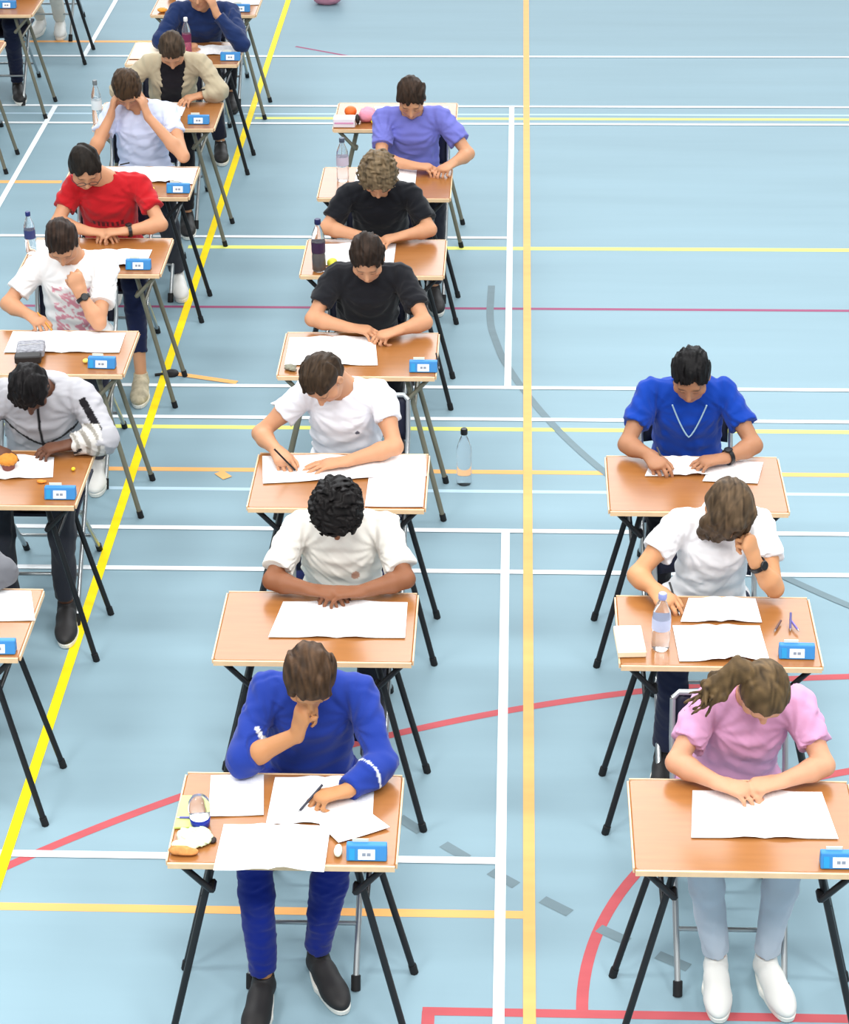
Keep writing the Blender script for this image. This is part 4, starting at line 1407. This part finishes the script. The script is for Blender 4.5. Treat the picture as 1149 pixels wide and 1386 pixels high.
blob('M0', 'sandwich', 'half eaten wrapped sandwich at the front left corner of the nearest desk', 'food', [
    ('bread', mat('bread', srgb(198, 134, 74), .85, var=(40, .3, (1, 1, 1))), [((-.315, .045, .012), (.038, .022, .012)), ((-.29, .040, .010), (.030, .018, .010))]),
    ('filling', mat('bread_crumb', srgb(240, 222, 190), .9, bump=(80, .5, .003)), [((-.315, .068, .016), (.032, .018, .014)), ((-.285, .060, .015), (.020, .018, .010))])], seed=4)
blob('M0', 'food_bag', 'crinkled green tinted plastic bag between tumbler and sandwich', 'bag', [
    ('bag_film', mat('green_film', srgb(206, 224, 186), .3, spec=.6, var=(50, .25, (1, 1, 1))), [((-.268, .115, .010), (.045, .050, .012)), ((-.30, .125, .010), (.040, .035, .010))])], amp=.004, fr=70, seed=6)
blob('M0', 'snack_wrapper', 'tiny dark wrapper on the nearest desk right of the green bag', 'wrapper', [('foil', M_DARKSTUFF, [((-.222, .105, .006), (.012, .016, .007))])], seed=7)
blob('M0', 'sweet_tube', 'small white and green sweet packet left of the nearest blue box', 'packet', [
    ('tube', mat('mint_packet', srgb(226, 236, 214), .5, var=(60, .3, (1, 1, 1))), [((.172, .055, .012), (.013, .030, .012))])], seed=8, amp=.001)
# --- muffin
t = empty('muffin', at('B2', .028, .30, .006), 0, 'golden muffin in a brown paper cup standing on the booklet', 'muffin')
b = MB()
pr = []
for i in range(9): pr.append((.024 + .009 * i / 8, .038 * i / 8))
b.lathe(pr, 24)
b.build('paper_cup', mat('brown_case', srgb(128, 74, 66), .8), t)
F = Field((-.05, -.05, .02), (.05, .05, .08), .0035); F.ell((0, 0, .042), (.040, .040, .022)); F.displace(lambda P: .0025 * noise3(P, 70, 3), .02)
Vt, Fc = F.mesh(); mesh_obj('cake_top', Vt, Fc, mat('golden_cake', srgb(214, 140, 52), .8, bump=(90, .5, .003)), t)
blob('B2', 'tissue_scrap', 'white crumpled tissue behind the grey hooded jacket box', 'tissue', [('crumple', M_PLAIN, [((.275, .115, .012), (.022, .014, .014))])], seed=9)
blob('B2', 'sweet', 'small yellow sweet on the orange desk of the grey hooded jacket', 'sweet', [('candy', mat('yellow_candy', srgb(246, 206, 40), .4), [((.295, .30, .008), (.008, .012, .008))])], seed=10)
blob('B2', 'orange_peel', 'orange peel before the muffin booklet', 'fruit peel', [('peel', mat('orange_peel', srgb(238, 140, 40), .6), [((.185, .19, .006), (.020, .010, .006))])], seed=11)
# --- grey pencil case on the print t-shirt desk
t = empty('pencil_case', at('B3', -.095, .17, .004), .12, 'grey woven pencil case with a black end above the black haired head', 'pencil case')
b = MB(); b.box((0, .04, .022), (.125, .12, .040), bev=.012); b.build('pouch', mat('grey_weave', srgb(150, 152, 160), .9, var=(60, .45, (1, 3, 1))), t)
b = MB(); b.box((-.006, -.055, .020), (.118, .055, .036), bev=.01); b.build('black_end', M_LEATHER, t)
b = MB(); b.tube([(-.05, .04, .043), (.05, .05, .043)], .0025, 5); b.build('zip', M_STEEL, t)
blob('B3', 'highlighter', 'yellow eraser left of the blue box on the pink print desk', 'eraser', [('rubber', mat('yellow_rubber', srgb(248, 226, 110), .6), [((.165, .12, .010), (.014, .016, .010))])], seed=12, amp=.0005)
# --- yellow tins and wrappers further back
t = empty('snack_packet', at('B5', .085, .085, .003), .05, 'yellow snack packet with a dark oval on the pale blue t-shirt desk', 'packet')
F = Field((-.09, -.06, -.01), (.09, .06, .05), .004); F.ell((0, 0, .014), (.075, .034, .016)); F.plane_cut((0, 0, .001), (0, 0, -1)); F.displace(lambda P: .0015 * noise3(P, 60, 9), .02)
Vt, Fc = F.mesh(); mesh_obj('wrap', Vt, Fc, mat('yellow_foil', srgb(244, 206, 30), .35, spec=.6), t)
b = MB(); b.lathe([(.001, .030), (.030, .029), (.032, .026)], 20, R=np.diag([1, .55, 1]), cap=False); b.build('dark_oval', M_DARKSTUFF, t)
# --- sandwich box on polo desk
t = empty('notebook_stack', at('R1', -.315, .135, .001), .06, 'thick cream notebook hanging over the left corner of the polo shirt desk', 'notebook')
b = MB(); b.box((0, 0, .012), (.10, .18, .022), bev=.004); b.build('page_block', mat('cream_pages', srgb(246, 228, 196), .8, var=(8, .05, (1, 1, 60))), t)
b = MB(); b.box((.004, .002, .025), (.088, .165, .003), bev=.003); b.build('cover', mat('pale_cover', srgb(250, 244, 236), .6), t)
# --- clutter on the far snack desk
t = empty('tissue_box', at('M6', -.29, .06, .001), 0, 'white box with pale pink stripes on the snack desk', 'box')
b = MB(); b.box((0, 0, .025), (.125, .08, .05), bev=.005); b.build('carton', mat('white_carton', srgb(240, 234, 240), .6), t)
b = MB(); b.box((0, -.0405, .026), (.11, .002, .010)); b.build('stripe', mat('pink_stripe', srgb(226, 160, 196), .6), t)
blob('M6', 'orange', 'orange fruit behind the white box on the snack desk', 'orange', [('fruit', mat('orange_fruit', srgb(232, 110, 40), .5, bump=(150, .2, .001)), [((-.265, .22, .032), (.036, .034, .032))])], amp=.0004, seed=14)
blob('M6', 'pink_pouch', 'pink soft pouch in the middle of the snack desk', 'pouch', [
    ('pouch', mat('pink_fabric', srgb(228, 146, 168), .8), [((-.165, .13, .035), (.050, .045, .036)), ((-.165, .20, .030), (.045, .06, .030))]),
    ('dark_side', M_DARKSTUFF, [((-.215, .09, .028), (.012, .03, .030))])], seed=15)
blob('M6', 'banana_pack', 'yellow snack bag at the right on the snack desk', 'snack', [
    ('bag', mat('yellow_bag', srgb(240, 212, 24), .4, spec=.5), [((-.085, .08, .018), (.055, .030, .018)), ((-.06, .09, .016), (.04, .025, .016))])], seed=16, amp=.003)
paper('M6', [(-.14, .40), (.30, .40), (.30, .18), (-.10, .18)], 'white papers at the back of the snack desk')
blob('M4', 'lemon', 'yellow green fruit beside the cola bottle', 'fruit', [('fruit', mat('lemon', srgb(206, 204, 60), .5), [((-.20, .10, .024), (.026, .034, .024))])], seed=17, amp=.0006)
blob('M3', 'cable_tangle', 'dark earphone bundle at the left edge of the black t-shirt desk', 'earphones', [('bundle', mat('earphone_grey', srgb(130, 128, 112), .6), [((-.300, .07, .010), (.028, .022, .010)), ((-.285, .045, .008), (.016, .010, .008))])], seed=18, amp=.004, fr=110)
blob('B8', 'orange_snack', 'orange snack at the left end of the topmost desk beside the yellow line', 'snack', [('snack', mat('amber_snack', srgb(232, 156, 50), .6), [((-.28, .06, .015), (.035, .03, .015))])], seed=19)
# --- things on the floor
def floor_blob(name, label, cat, pn, m, x, y, L, h=.006, amp=.004, fr=30, seed=1):
    root = empty(name, (x, y, 0), 0, label, cat)
    lo = np.min([V(*c) - V(*r) for c, r in L], 0) - .03; hi = np.max([V(*c) + V(*r) for c, r in L], 0) + .03
    F = Field(lo, hi, h)
    for c, r in L: F.ell(c, r, k=.03)
    F.displace(lambda P: amp * noise3(P, fr, seed), .03); F.plane_cut((0, 0, .001), (0, 0, -1))
    Vt, Fc = F.mesh(); mesh_obj(pn, Vt, Fc, m, root)
    return root
floor_blob('shoulder_bag', 'pink bag on the floor at the top edge right of the yellow line', 'bag', 'bag_body', mat('rose_canvas', srgb(206, 140, 160), .8), -1.47, 11.0, [((0, 0, .08), (.13, .09, .09)), ((.03, 0, .17), (.05, .03, .04))], h=.01)
t = empty('floor_socket', (-1.752, 4.085, .001), 0, 'small black floor socket cap on the yellow line', 'floor cap')
b = MB(); b.lathe([(.036, 0), (.038, .004), (.034, .016), (.012, .020)], 20); b.build('cap_disc', M_RUB, t)
b = MB(); b.tube([(-.085, -.02, .006), (-.04, -.005, .006)], .008, 6); b.build('tab', M_RUB, t)
